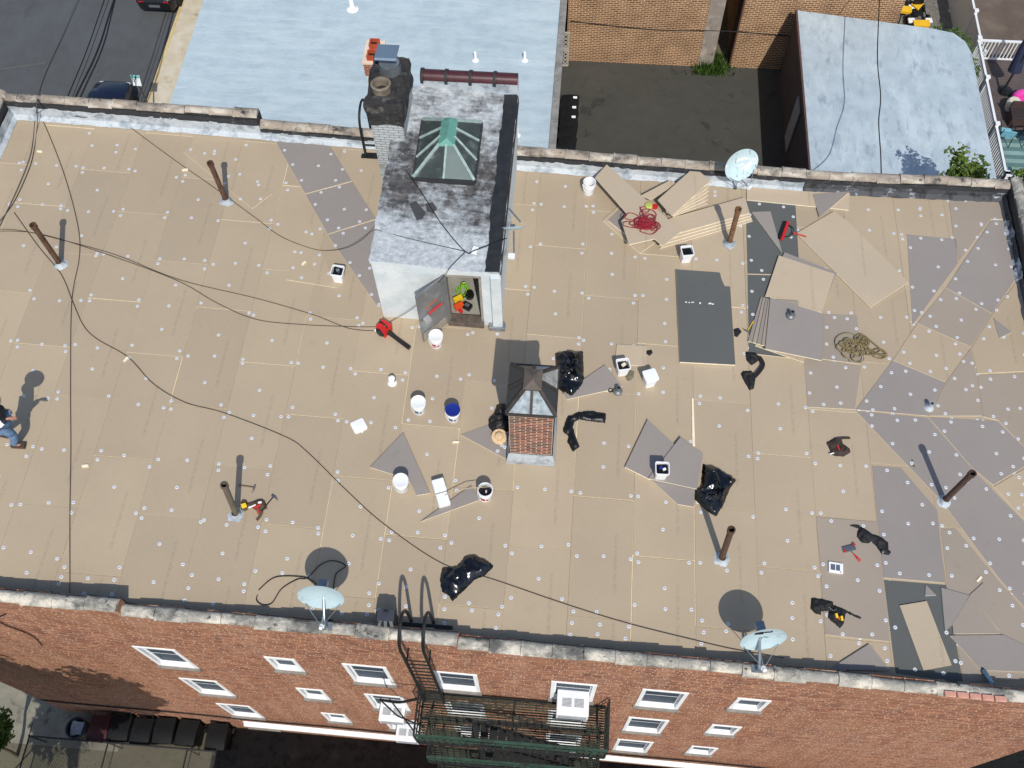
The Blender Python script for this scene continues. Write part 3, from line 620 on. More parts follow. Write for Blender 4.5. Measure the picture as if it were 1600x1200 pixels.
MB().add([(-hx, -.65, 0), (hx, -.65, 0), (hx, .65, 0), (-hx, .65, 0), (-hx, -.65, 2.62), (hx, -.65, 2.62), (hx, .65, 2.62), (-hx, .65, 2.62)], [(1, 2, 6, 5), (3, 0, 4, 7)]).build('shaft_side', M_WBRICKX, ch)
M_SOOT = patchy('sooty_mortar', (52, 51, 51), [((92, 90, 86), 5, .54, .66, (1, 1, 1)), ((30, 30, 32), 3, .48, .60, (1, 1, 1)), ((116, 98, 68), 4, .70, .76, (1, 1, 1)), ((170, 172, 172), 6, .70, .76, (1, 1, 1))], .9, .9, 12, .04)
def lumpy_box(c, d, k=.03, n=8, seed=1):
    bm = bmesh.new(); bmesh.ops.create_cube(bm, size=1); bmesh.ops.subdivide_edges(bm, edges=bm.edges[:], cuts=n, use_grid_fill=True)
    V = []
    for v in bm.verts:
        p = Vector((v.co.x*d[0], v.co.y*d[1], v.co.z*d[2])); q = p*4+Vector((seed, seed*2, 0)); p += Vector(noise.noise_vector(q))*k; v.co = p+Vector(c); V.append(v.co.copy())
    bm.verts.index_update(); F = [tuple(v.index for v in f.verts) for f in bm.faces]; bm.free(); return V, F
MB().add(*lumpy_box((0, 0, 2.92), (.78, 1.42, .62), .07, 14)).build('tarred_cap', M_SOOT, ch, smooth=True, ang=50)
MB().lathe([(.19, 3.15), (.20, 3.36), (.215, 3.40), (.17, 3.42), (.15, 3.36), (.14, 3.2)], 24, (-.08, -.28, 0), cap0=False).build('clay_pot', S('sooty_clay_pot', (122, 112, 98), .85, var=.3, scale=8, bmp=.4), ch, smooth=True, ang=50)
MB().lathe([(.24, 3.2), (.24, 3.42)], 24, (.02, .32, 0), cap0=False, cap1=False).lathe([(.22, 3.2), (.22, 3.42)], 24, (.02, .32, 0), cap0=False).build('metal_flue', M_GALV, ch, smooth=True)
hd = MB(); hd.box((.0, .36, 3.68), (.46, .46, .015), Matrix.Rotation(R(-8), 3, 'X')); hd.box((0, .12, 3.68), (.46, .05, .06), Matrix.Rotation(R(30), 3, 'X'))
for sx in (-1, 1): hd.box((sx*.19, .34, 3.54), (.03, .03, .28))
hd.build('flue_hood', S('sheet_metal_hood', (140, 158, 172), .35, .6, var=.1), ch)
# low chimney with two pots on the silver roof behind
q_ = AZ(584, 82, -3.95); lc = thing('pot_chimney', 'small white chimney with two square clay pots on the silver roof', 'chimney', (q_.x, q_.y, -7.7))
for nm, mbx, mt in (('stack', MB().box((0, 0, 1.6), (.5, .9, 3.2)), S('white_stack_paint', (222, 222, 218), .7, var=.1)), ('brick_collar', MB().box((0, 0, 3.45), (.56, .96, .5)), brick_mat('orange_collar_brick', (186, 96, 58), (166, 82, 50), (214, 196, 176), bw=.2, bh=.08)), ('cap', MB().box((0, 0, 3.74), (.62, 1.04, .08)), S('cream_cap', (224, 204, 182), .8, var=.12))): mbx.build(nm, mt, lc, bevel=.01)
M_CLAY = S('red_clay_pot', (176, 76, 48), .8, var=.2, scale=7)
for dy in (-.25, .25):
    m_ = MB(); s = .13
    for a, b, dx, dy2 in ((-s, 0, .05, 2*s+.05), (s, 0, .05, 2*s+.05), (0, -s, 2*s-.05, .05), (0, s, 2*s-.05, .05)): m_.box((a, b, .09), (dx, dy2, .18))
    o = m_.build('clay_pot', M_CLAY, lc); o.location = (0, dy, 3.78)
    o2 = MB().box((0, 0, .05), (2*s-.05, 2*s-.05, .04)).build('pot_throat', S('soot_black', (40, 26, 22), .9), o)
# rear gooseneck ladder left of the chimney
gl = thing('parapet_ladder', 'black iron gooseneck ladder over the rear parapet beside the chimney', 'ladder', (-4.9, 16.2, .1))
for dx in (-.2, .2):
    MB().tube(smooth_path([(dx, -.3, 0), (dx, -.3, .85), (dx, -.15, 1.25), (dx, .25, 1.3), (dx, .5, .9), (dx, .52, -.5), (dx, .52, -3)]), .03, 8).build('rail', M_BLACKM, gl, smooth=True)
for z in (.12, .42): MB().bar((-.2, -.3, z), (.2, -.3, z), .035, .02).build('rung', M_BLACKM, gl)
MB().box((0, -.3, .02), (.62, .12, .035)).build('foot_plate', M_BLACKM, gl)
# ================================================================ BRICK LIGHT SHAFT in the middle of the roof
sz = 2.22; yf = 8.17
sb = AZ(800, 570, sz); SHY1 = sb.y; SHX0, SHX1 = -.955, -.115
sh = thing('light_shaft', 'red brick shaft capped with a grimy hipped skylight in mid roof', 'light shaft', ((SHX0+SHX1)/2, yf, rz(-.5, yf)))
so = sh.location.copy(); RS = MB(); hw = (SHX1-SHX0)/2; dp = SHY1-yf; hh = sz-so.z-.06
def hp(nm, mb, mt, par=None, **k): return mb.build(nm, mt, par or sh, **k)
M_MORT = S('pale_mortar', (198, 178, 158), .9, var=.15, scale=9, bmp=.4)
co = hp('shaft_core', MB().box((0, dp/2, hh/2), (2*hw, dp, hh)), M_MORT)
M_SB = [S('shaft_brick_a', (126, 72, 58), .88, var=.4, scale=14, bmp=.5), S('shaft_brick_b', (104, 62, 52), .88, var=.4, scale=9, bmp=.5), S('shaft_brick_c', (92, 70, 62), .9, var=.3, scale=9, bmp=.5), S('shaft_brick_d', (150, 92, 72), .9, var=.3, scale=9, bmp=.5)]
bm0 = {}
def brick(kind, L, axis):
    key = (kind, round(L, 3), axis)
    if key not in bm0:
        d = (L, .034, .056) if axis == 'x' else (.034, L, .056)
        o = MB().box((0, 0, 0), d).build('brick', M_SB[kind], co); bm0[key] = o; return o
    return inst(bm0[key], 'brick', co)
nc = int((hh-.42)/.073)
for r in range(nc):
    z = .42+(r+.5)*.073; wide = 2*hw
    x = -hw; off = (r % 2)*.5; first = True
    while x < hw-.01:
        L = .212*(1-off) if first and off else .212
        if first and off: L = .106
        L = min(L, hw-x); kind = 2 if z > hh-.2 or random.random() < .12 or abs(x) > hw*.75 and random.random() < .5 else random.choice((0, 0, 1, 1, 2, 3))
        if L > .03: brick(kind, L-.02, 'x').location = (x+L/2, .0150+random.uniform(-.003, .002), z)
        x += L; first = False
    y = .02; first = True
    while y < dp-.02:
        L = .106 if first and not r % 2 else .212; L = min(L, dp-y)
        if L > .03: brick(random.choice((0, 1, 2)), L-.02, 'y').location = (hw-.0150+random.uniform(-.002, .003), y+L/2, z)
        y += L; first = False
MBf = MB(); g = .07
for a, b, c, d in (((-hw-g, -g), (hw+g, -g), (hw+.02, -.025), (-hw-.02, -.025)), ((hw+g, -g), (hw+g, dp+g), (hw+.02, dp+.02), (hw+.02, -.025)), ((-hw-g, dp+g), (-hw-g, -g), (-hw-.02, -.025), (-hw-.02, dp+.02)), ((hw+g, dp+g), (-hw-g, dp+g), (-hw-.02, dp+.02), (hw+.02, dp+.02))):
    MBf.quad((*a, .0), (*b, .0), (*d, .10) if False else (b[0], b[1], .16), (a[0], a[1], .16)); MBf.quad((a[0], a[1], .16), (b[0], b[1], .16), (*c, .42), (*d, .42))
hp('base_flashing', MBf, M_FLASH)
# hipped glass top
cx = .0; bz0 = hh; B4 = [(-hw-.03, -.03, bz0), (hw+.03, -.03, bz0), (hw+.03, dp+.03, bz0), (-hw-.03, dp+.03, bz0)]; tz = bz0+.38
T4 = [(-.13, dp*.30, tz), (.13, dp*.30, tz), (.13, dp*.66, tz), (-.13, dp*.66, tz)]
M_DKFR = S('dark_skylight_frame', (70, 64, 60), .6, .3, var=.3, scale=8, bmp=.3)
kb2 = MB()
for a in range(4): kb2.bar(Vector(B4[a])-Vector((0, 0, .01)), Vector(B4[(a+1) % 4])-Vector((0, 0, .01)), .06, .07)
hp('curb', kb2, M_DKFR)
for e in range(4):
    for q in range(2):
        t0, t1 = q/2, (q+1)/2; a, b = lerp(B4[e], B4[(e+1) % 4], t0), lerp(B4[e], B4[(e+1) % 4], t1); c, d = lerp(T4[e], T4[(e+1) % 4], t1), lerp(T4[e], T4[(e+1) % 4], t0)
        up = Vector((0, 0, .03)); hp('pane', MB().quad(a+up, b+up, c+up, d+up), M_PANEF if e == 0 or (e == 2 and q == 0) else (M_PANED if (e, q) != (1, 1) else S('cracked_pale_pane', (150, 150, 148), .4, var=.4, scale=7)))
        if q: hp('rib', MB().bar(a+up*1.6, d+up*1.6, .05, .04), M_DKFR)
    hp('rib', MB().bar(Vector(B4[e])+up*1.6, Vector(T4[e])+up*1.6, .06, .05), M_DKFR)
cp = MB(); hh2 = [(-.17, dp*.27), (.17, dp*.27), (.17, dp*.72), (-.17, dp*.72)]
cp.add([(x, y, tz+.01) for x, y in hh2]+[(x, y, tz+.06) for x, y in hh2]+[(0, dp*.27+.17, tz+.13), (0, dp*.72-.17, tz+.13)], [(3, 2, 1, 0), (0, 1, 5, 4), (1, 2, 6, 5), (2, 3, 7, 6), (3, 0, 4, 7), (4, 5, 8), (5, 6, 9, 8), (6, 7, 9), (7, 4, 8, 9)])
hp('ridge_cap', cp, S('rusty_grey_cap', (96, 88, 80), .7, .2, var=.25, scale=6, var2=((120, 78, 56), 6, .58, .68)))
# ================================================================ NEIGHBOURING BUILDINGS
sv = thing('silver_roof_building', 'low neighbour building with a wide plain silver coated roof', 'building', (-7.8, 30, GZ))
ZS = -7.7; X0s, X1s = -14.75, -.83
def sp_(nm, mb, mt, par=None, root=sv, **k): return mb.local(root).build(nm, mt, par or root, **k)
sp_('wall', MB().box(((X0s+X1s)/2, 33, (GZ+ZS)/2-.1), (X1s-X0s-.1, 32.6, ZS-GZ-.22)), S('painted_block_wall', (150, 142, 130), .85, var=.15))
rr = MB(); V = []; F = []; nx, ny = 20, 40
for j in range(ny+1):
    for i in range(nx+1):
        x = X0s+(X1s-X0s)*i/nx; y = 16.7+32.6*j/ny; V.append((x, y, ZS+.05*noise.noise((x*.5, y*.4, 0))*(1 if 0 < i < nx else 0)))
for j in range(ny):
    for i in range(nx): F.append((j*(nx+1)+i, j*(nx+1)+i+1, (j+1)*(nx+1)+i+1, (j+1)*(nx+1)+i))
rr.add(V, F); svr = sp_('roof', rr, M_SILVER, smooth=True)
for i in range(18): sp_('edge_tile', MB().box((X1s-.02, 17.2+i*1.0, ZS+.0), (.26, .97, .12)), S('grey_edge_tile', (136, 134, 130), .85, var=.3, scale=3, bmp=.5) if i == 0 else bpy.data.materials['grey_edge_tile'], bevel=.02)
for u, v, hgt, r in ((551, 8, .5, .09), (743, 88, .38, .05), (820, 88, .38, .05), (808, 205, .4, .05)):
    q = AZ(u, v+6, ZS); o = sp_('vent_pipe', MB().lathe([(r*2.6, .0), (r*1.4, .06), (r, .12), (r, hgt), (r*.75, hgt), (r*.75, hgt-.1)], 14, q), M_WHITE, smooth=True)
# lattice panel, brick houses and shed behind the courtyard
def house(name, label, x0, x1, y0, y1, z1, mat, roofmat):
    t = thing(name, label, 'building', ((x0+x1)/2, (y0+y1)/2, GZ))
    MB().box(((x0+x1)/2, (y0+y1)/2, (GZ+z1)/2), (x1-x0, y1-y0, z1-GZ)).local(t).build('wall', mat, t)
    MB().box(((x0+x1)/2, (y0+y1)/2, z1+.06), (x1-x0+.3, y1-y0+.3, .12)).local(t).build('roof', roofmat, t)
    return t
h1 = house('brick_house', 'brown brick house wall behind the courtyard beside the silver roof', -.72, 5.0, 32.95, 45, -4.5, M_BRICKR, M_SILVER)
MB().box((5.32, 33.0, -8.5), (.62, .12, 8.2)).local(h1).build('grey_pilaster', patchy('grey_rendered_pilaster', (150, 140, 130), [((176, 166, 154), 2, .5, .64, (1, 1, 1)), ((110, 98, 88), 3, .58, .68, (1, 1, 1))], .9, .5, 14, .02), h1)
h2 = house('brick_house', 'brown brick house wall right of the dark gap, behind the shed', 6.35, 12.62, 33.0, 45, -4.5, M_BRICKR, M_SILVER)
MB().box((6.36, 33.4, -8.6), (.06, .9, 8)).local(h2).build('corner_board', S('dark_brown_board', (84, 58, 48), .8, var=.2), h2)
lt = thing('lattice_panel', 'grey lattice gate between the silver roof edge and brick wall', 'gate', (-.95, 32.6, GZ))
for z0 in (.05, 1.0):
    f_ = MB()
    for a, b in (((-.33, z0), (.33, z0)), ((.33, z0), (.33, z0+.85)), ((.33, z0+.85), (-.33, z0+.85)), ((-.33, z0+.85), (-.33, z0))): f_.bar((a[0], 0, a[1]), (b[0], 0, b[1]), .06, .05)
    f_.build('frame', S('grey_lattice_paint', (170, 164, 154), .7, var=.12) if z0 < .5 else bpy.data.materials['grey_lattice_paint'], lt)
    for i in range(-3, 5):
        for s in (-1, 1):
            a = Vector((-.33, -.01*s, z0+i*.2)); b = Vector((.33, -.01*s, z0+i*.2+.66)); pts = []
            if s < 0: a.z, b.z = b.z, a.z
            A, B_ = a.copy(), b.copy()
            lo, hi = z0, z0+.85
            def clip(A, B_):
                for k in (0, 1):
                    for lim, sg in ((lo, 1), (hi, -1)):
                        if sg*(A.z-lim) < 0 and sg*(B_.z-lim) > 0: A += (B_-A)*((lim-A.z)/(B_.z-A.z))
                    A, B_ = B_, A
                return A, B_
            if max(a.z, b.z) <= lo or min(a.z, b.z) >= hi: continue
            A, B_ = clip(A, B_)
            MB().bar(A, B_, .045, .012, (0, 1, 0)).build('slat', bpy.data.materials['grey_lattice_paint'], lt)
sd = thing('silver_shed', 'flat shed with streaky silver roof beyond the rear parapet', 'shed', (11.7, 24, GZ))
ZD = -9.1; P = [(8.47, 16.8), (14.95, 16.8), (14.95, 30.6), (14.8, 31.2), (14.4, 31.65), (13.6, 31.85), (8.47, 32.55)]
MB().prism([(x, y, ZD-.1) for x, y in P], ZD-GZ-.1, (0, 0, -1)).local(sd).build('wall', S('dark_shed_wall', (74, 66, 62), .85, var=.2, scale=2), sd)
sr = MB().prism([(x+(-.06 if x < 9 else .04), y+(.05 if y > 30 else 0), ZD) for x, y in P], .1, (0, 0, -1)).local(sd).build('roof', M_SILVER2, sd)
MB().bar((8.4, 16.8, ZD-.05), (8.4, 32.6, ZD-.05), .07, .2).local(sd).build('edge_trim', S('brown_drip_edge', (88, 66, 64), .7, var=.2), sd)
for i, y in enumerate((28.2, 22.5)): MB().box((8.42, y, -10.9), (.06, .9, 2.2)).local(sd).build('door', S('pale_shed_door', (150, 146, 140), .7) if i == 0 else bpy.data.materials['pale_shed_door'], sd)
# unseen building across the front alley, added to throw the shadow on the yard
nb = thing('alley_building', 'low building across the front alley, unseen below the bottom edge', 'building', (2, -3, GZ))
MB().box((10.2, -3.5, -11), (38.0, 10.0, 3.2)).box((20, 2.5, -11), (18, 1.9, 3.2)).local(nb).build('wall', M_BRICKR, nb)  # right wing added to shade the ground past the facade corner
MB().box((10.2, -3.5, -9.36), (38.2, 10.2, .08)).box((20, 2.56, -9.362), (18, 1.9, .08)).local(nb).build('roof', M_ASPH, nb)
# ================================================================ FIRE ESCAPE
fe_ = thing('fire_escape', 'black and green iron fire escape with gooseneck ladder on the facade', 'fire escape', (-.6, 4.2, -3.95))
def fp(nm, mb, mt, par=None, **k): return mb.local(fe_).build(nm, mt, par or fe_, **k)
FX0, FX1, FYo, FYi = -2.62, 1.42, 3.12, 4.17
M_SLAT = S('dark_olive_iron_slat', (52, 58, 44), .7, .1, var=.35, scale=4, var2=((30, 32, 30), 5, .5, .62))  # iron slats in dark olive with darker blotches
for lev, z in enumerate((-3.95, -7.05, -10.2)):
    pf = MB()
    for y in (FYo, (FYo+FYi)/2, FYi): pf.bar((FX0, y, z-.05), (FX1, y, z-.05), .05, .07)
    for x in (FX0, FX1, -.6): pf.bar((x, FYo, z-.051), (x, FYi, z-.051), .045, .07)
    fr_ = fp('platform', pf, M_BLACKM)
    sl0 = None; n = 19
    for i in range(n):
        y = FYo+.04+(FYi-FYo-.08)*i/(n-1)
        if i < n/2 and lev < 2:            # opening for the stair
            fp('slat', MB().bar((FX0, y, z), (-1.7, y, z), .034, .012), M_SLAT, fr_); fp('slat', MB().bar((.9, y, z), (FX1, y, z), .034, .012), M_SLAT, fr_)
        else: fp('slat', MB().bar((FX0, y, z), (FX1, y, z), .034, .012), M_SLAT, fr_)
    rl = fp('railing', MB().bar((FX0, FYo, z+.92), (FX1, FYo, z+.92), .055, .045), M_GREENM)
    for a, b in (((FX0, FYo), (FX0, FYi)), ((FX1, FYo), (FX1, FYi))): fp('end_rail', MB().bar((*a, z+.92), (*b, z+.92), .04, .04).bar((*a, z+.45), (*b, z+.45), .03, .03), M_BLACKM, rl)
    fp('mid_rail', MB().bar((FX0, FYo, z+.48), (FX1, FYo, z+.48), .032, .032), M_GREENM, rl)
    n = 26
    for i in range(n+1):
        x = FX0+(FX1-FX0)*i/n; fp('baluster', MB().bar((x, FYo, z), (x, FYo, z+.9), .016 if i % 6 else .04), M_BLACKM if i % 6 else M_GREENM, rl)
    for x in (FX0, FX1):
        for i in range(1, 6):
            y = FYo+(FYi-FYo)*i/6; fp('baluster', MB().bar((x, y, z), (x, y, z+.9), .016), M_BLACKM, rl)
    for x in (FX0+.15, FX1-.15): fp('bracket', MB().bar((x, FYi+.02, z-.95), (x, FYo+.1, z-.06), .045).bar((x, FYi+.02, z-.95), (x, FYi+.02, z-.06), .04), M_BLACKM)
    if lev < 2:                             # stair flight down to the next platform
        x0, x1, z1 = (-1.6, .85, z-3.05); st = MB()
        for y in (FYo+.1, FYo+.55): st.bar((x0, y, z), (x1, y, z1), .03, .14)
        so_ = fp('stair_stringer', st, M_BLACKM)
        for i in range(1, 13):
            t = i/13; fp('tread', MB().box((x0+(x1-x0)*t, FYo+.325, z+(z1-z)*t), (.17, .42, .02)), M_BLACKM, so_)
        fp('handrail', MB().bar((x0, FYo+.08, z+.75), (x1, FYo+.08, z1+.75), .03), M_BLACKM, so_)
# gooseneck ladder up to the roof
for x in (-2.56, -2.14):
    X = x+.0
    fp('ladder_rail', MB().tube(smooth_path([(X, 3.98, -3.9), (X, 3.98, -1.5), (X, 3.97, .3), (X, 3.98, 1.0), (X+.02, 4.12, 1.38), (X+.02, 4.42, 1.42), (X+.02, 4.62, 1.05), (X+.02, 4.68, .55), (X+.02, 4.7, rz(X, 4.7)+.02)], 6), .032, 8), M_BLACKM, smooth=True)
for i in range(13): fp('rung', MB().tube([(-2.56, 3.98, -3.6+i*.3), (-2.14, 3.98, -3.6+i*.3)], .014, 6), M_BLACKM)
fp('ladder_stay', MB().bar((-2.56, 3.98, -.15), (-2.56, 4.25, -.15), .03).bar((-2.14, 3.98, -.15), (-2.14, 4.25, -.15), .03).bar((-2.75, 4.62, rz(-2.5, 4.6)+.05), (-1.75, 4.62, rz(-2, 4.6)+.05), .06, .05), M_BLACKM)
# swung-out drop arm left of the upper platform
fp('drop_arm', MB().tube(smooth_path([(FX0, 3.9, -3.2), (-3.0, 3.75, -3.0), (-3.35, 3.7, -2.6)]), .03, 6).tube([(-3.35, 3.7, -2.6), (-3.2, 3.7, -4.4), (FX0, 3.6, -5.0)], .018, 6).bar((FX0, 3.2, -3.1), (-3.3, 3.9, -3.6), .03), M_BLACKM)
# ================================================================ WINDOW AIR CONDITIONERS
M_ACG = S('ac_grille_grey', (150, 152, 156), .6, var=.15)
def aircon(x, z, label, w_=.62, h_=.42, d_=.46):
    t = thing('air_conditioner', label, 'air conditioner', (x, yw(x), z), 0, 'window air conditioners in the facade')
    MB().box((0, -d_/2+.08, h_/2), (w_, d_, h_)).build('casing', M_WHITEP, t, bevel=.015)
    for sx in (-1, 1):
        g = MB()
        for i in range(7): g.box((sx*.13, -d_/2+.0+i*.026, h_+.004), (.2, .012, .008))
        g.build('top_grille', M_ACG, t)
    g = MB()
    for i in range(9): g.box((0, -d_+.078, .06+i*.036), (w_-.08, .008, .014))
    g.build('rear_grille', M_ACG, t)
    MB().bar((-.2, -.0, -.18), (-.2, -d_+.16, -.01), .03).bar((.2, 0, -.18), (.2, -d_+.16, -.01), .03).build('support_bracket', M_WHITEP, t)
aircon(-3.62, -6.8, 'white window air conditioner, upper of the two left of the fire escape')
aircon(-3.58, -9.87, 'white window air conditioner, lower of the two left of the fire escape')
aircon(.66, -3.52, 'white window air conditioner above the right end of the fire escape', .68, .46, .52)
# ================================================================ SATELLITE DISHES
def from_shadow(u, v, us, vs_):
    s = RF(us, vs_); best = None
    for i in range(400):
        z = s.z+i*.006; d = AZ(u, v, z); k = (z-s.z)/SD.z; e = (Vector((d.x, d.y))-Vector((SD.x, SD.y))*k-Vector((s.x, s.y))).length
        if best is None or e < best[0]: best = (e, d)
    return best[1]
M_DISH = S('pale_dish_grey', (180, 200, 205), .5, var=.07, scale=2, var2=((150, 164, 166), 5, .56, .72))
M_DISHW = patchy('peeling_dish_paint', (186, 208, 212), [((226, 226, 220), 2.2, .54, .60, (1, 1, 3)), ((104, 116, 124), 4, .58, .64, (3, 3, .7))], .55, .1, 20, .005)
def dish(c, az, el, roll, foot, label, r=.40, mat=M_DISH, mark=False, lnb=True, stay=None):
    foot = Vector(foot); t = thing('satellite_dish', label, 'satellite dish', foot, 0, 'satellite dishes on the parapets')
    c = Vector(c)-foot; nrm = Vector((math.sin(az)*math.cos(el), -math.cos(az)*math.cos(el), math.sin(el)))
    x = Vector((math.cos(az), math.sin(az), 0)); y = nrm.cross(x); Q = Matrix((x, y, nrm)).transposed() @ Matrix.Rotation(roll, 3, 'Z')
    V = []; F = []; n, m = 40, 8
    for layer, off in ((0, 0), (1, -.012)):
        for j in range(m+1):
            rr = j/m
            for i in range(n):
                a = 2*math.pi*i/n; V.append(c+Q @ Vector((r*1.06*rr*math.cos(a), r*rr*math.sin(a), .085*rr*rr-.085+off)))
    for layer in (0, 1):
        b = layer*(m+1)*n
        for j in range(m):
            for i in range(n):
                q = (b+j*n+i, b+j*n+(i+1) % n, b+(j+1)*n+(i+1) % n, b+(j+1)*n+i); F.append(q if layer == 0 else q[::-1])
    F += [(m*n+i, m*n+(i+1) % n, (m+1)*n+m*n+(i+1) % n, (m+1)*n+m*n+i)[::-1] for i in range(n)]
    MB().add(V, F).build('reflector', mat, t, smooth=True, ang=50)
    back = c-nrm*.2
    MB().box(back-nrm*.06, (.16, .12, .16), Q).build('back_bracket', M_GALV, t)
    elbow = Vector((back.x*.5+0, back.y*.3+.05, max(.25, back.z-.35)))
    MB().tube(smooth_path([(0, 0, 0), (0, 0, max(.12, back.z*.4)), tuple(back-nrm*.06)]), .026, 10).build('mast', M_GALV, t, smooth=True)
    MB().box((0, 0, .012), (.2, .14, .024)).build('foot_plate', M_GALV, t)
    lo = c-Q @ Vector((0, r, 0))+nrm*.01; f = c+nrm*.36-Q @ Vector((0, r*1.02, 0))
    MB().tube([lo-nrm*.06, f], .018, 8).build('feed_arm', M_GALV, t, smooth=True)
    MB().lathe([(.03, -.06), (.035, 0), (.05, .02), (.05, .05), (.02, .07)], 14, f, Q @ Matrix.Rotation(R(180-38), 3, 'X')).build('feed_horn', M_WHITEP, t, smooth=True)
    for s in (-1, 1): MB().tube([c+Q @ Vector((s*r*.8, -r*.55, 0)), f], .007, 6).build('stay', M_GALV, t)
    if stay: MB().tube([Vector(stay)-foot, back], .015, 6).build('brace', M_GALV, t)
    if mark:
        o = MB()
        P = [(-.12, .2, .0), (.02, .2, 0), (.07, .235, 0), (.08, .215, 0), (.05, .17, 0), (-.10, .15, 0)]
        for k, (dx, dy, w_, h_) in enumerate(((-.10, .17, .16, .07), (.05, .19, .12, .025), (.12, .215, .03, .06))):
            o.box(c+Q @ Vector((dx, dy, -.05)), (w_, h_, .008), Q)
        o.build('black_mark', M_BLACKP, t)
        o = MB(); random.seed(3)
        for k in range(14): o.box(c+Q @ Vector((-.05+k*.018, -.07+random.uniform(-.02, .03), -.077)), (.008, random.uniform(.02, .06), .008), Q)
        o.build('worn_lettering', S('worn_dish_lettering', (96, 112, 120), .6) if 'worn_dish_lettering' not in bpy.data.materials else bpy.data.materials['worn_dish_lettering'], t)
    return t
d2 = from_shadow(501, 934, 513, 888); d3 = from_shadow(1193, 1000, 1157, 955)
def cop(x):                                  # top of the front coping at x
    for a, b, z0, z1 in FSEG:
        if a <= x <= b: return z0+(z1-z0)*(x-a)/(b-a)+.10
dish(d2, R(2), R(13), R(2), (d2.x+.05, yw(d2.x)+.1, cop(d2.x)), 'plain pale satellite dish on the front parapet above the left windows')
dish(d3, R(10), R(12), R(-3), (d3.x-.02, yw(d3.x)+.1, cop(d3.x)), 'marked satellite dish on the front parapet near the right windows', mark=True)
d1 = AZ(1159, 258, .75)
dish(d1, R(24), R(20), R(2), (d1.x+.1, 16.08, rz(d1.x, 16)+.42), 'satellite dish with peeling paint on the rear parapet', mat=M_DISHW, mark=False)
# small aerial on the right eave of the bulkhead
ae = thing('roof_aerial', 'small white dish aerial clamped to the bulkhead right eave', 'aerial', (-1.33, 12.3, 1.75))
MB().bar((-.02, .75, .25), (.25, .5, .12), .03).build('boom', M_GALV, ae)
rx = Matrix.Rotation(R(8), 3, 'Z')
MB().lathe([(.0, .0), (.12, .008), (.22, .03), (.27, .06), (.265, .062), (.21, .036), (.0, .012)], 22, (.12, .22, .2), rx @ Matrix.Rotation(R(-54), 3, 'X'), cap0=False, cap1=False).build('reflector', M_DISH, ae, smooth=True)
MB().tube([(.13, .2, .2), (.17, -.25, .05)], .018, 8).build('feed_arm', M_GALV, ae); MB().box((.12, -.32, .02), (.14, .1, .1)).build('feed_horn', M_WHITEP, ae, bevel=.01)
MB().box((.1, .3, .2), (.1, .08, .1)).build('bracket', M_GALV, ae)
jb = tag(MB().box((0, 0, 0), (.12, .16, .08), Matrix.Rotation(R(-12), 3, 'Z')).build('junction_box', M_WHITEP, bevel=.01), 'small white junction box on the bulkhead roof', 'box'); jb.location = AZ(742, 391, 2.1)
# ================================================================ VENT PIPES
def ventpipe(base, top, label, mat, r=.06, h=1.38, collar=.1):
    b = RF(*base); t = thing('vent_pipe', label, 'vent pipe', b, 0, 'cast iron vent pipes on the roof')
    # measured lean: nearest upright line to the photographed top
    best = None
    for i in range(80, 180):
        z = b.z+i*.01; q = AZ(*top, z); dxy = (Vector((q.x, q.y))-Vector((b.x, b.y))).length
        if best is None or dxy+abs(i*.01-h)*.12 < best[0]: best = (dxy+abs(i*.01-h)*.12, q)
    T = best[1]-b; ax = T.normalized()
    q = Vector((0, 0, 1)).rotation_difference(ax).to_matrix(); L = T.length
    MB().lathe([(r, 0), (r, L-.1), (r*1.28, L-.09), (r*1.28, L), (r*.95, L), (r*.9, L-.25)], 18, q=q).build('pipe', mat, t, smooth=True, ang=40)
    MB().lathe([(r*.88, L-.2), (r*.86, L-.195)], 18, q=q).build('pipe_throat', M_BLACKP, t)
    me = MB(); n = 18; V = []; F = []
    for j, (rr, z) in enumerate(((.155, .004), (.13, .015), (.1, .04), (.08, .08), (.07, .12))):
        for i in range(n):
            a = 2*math.pi*i/n; k = 1+.4*noise.noise((math.cos(a)*1.7+b.x, math.sin(a)*1.7+b.y, j)) if j < 3 else 1
            p_ = Vector((rr*k*math.cos(a), rr*k*math.sin(a), z)); p_.z += rz(p_.x, p_.y); V.append(p_)
    for j in range(4):
        for i in range(n): F.append((j*n+i, j*n+(i+1) % n, (j+1)*n+(i+1) % n, (j+1)*n+i))
    me.add(V, F).build('flashing', M_FLASH, t, smooth=True, ang=60); return t
ventpipe((95, 414), (51, 351), 'rusty vent pipe nearest the left edge of the roof', M_RUST)
ventpipe((354, 315), (328, 254), 'rusty vent pipe on the left half close to the rear parapet', M_RUST)
ventpipe((370, 805), (350, 757), 'dull grey vent pipe beside the hammer and tool pouch', M_RUST2)
ventpipe((1475, 783), (1520, 739), 'dark rusty vent pipe leaning right among grey boards', S('dark_rust', (82, 62, 54), .85, .1, var=.3, scale=7, bmp=.5))
ventpipe((1127, 874), (1143, 827), 'brown vent pipe below the bag near the front parapet', S('brown_iron', (92, 70, 56), .8, .2, var=.25, scale=7, bmp=.4))
ventpipe((1139, 381), (1154, 326), 'orange-brown vent pipe in front of the board pile', S('orange_rust', (122, 90, 64), .85, .1, var=.3, scale=7, bmp=.5, var2=((92, 64, 46), 8, .52, .66)))
sv2 = thing('capped_vent', 'short white capped vent below the leaf blower', 'vent', RF(613, 598), roof=True)
MB().lathe([(.10, 0), (.06, .04), (.055, .14), (.075, .15), (.07, .2), (.03, .22)], 16).build('stub', M_WHITE, sv2, smooth=True); MB().box((.06, -.02, .17), (.05, .04, .05)).build('clip', M_GALV, sv2)
sv3 = thing('pipe_stub', 'short flashed pipe stub on the grey boards at right', 'vent', RF(1451, 637), roof=True)
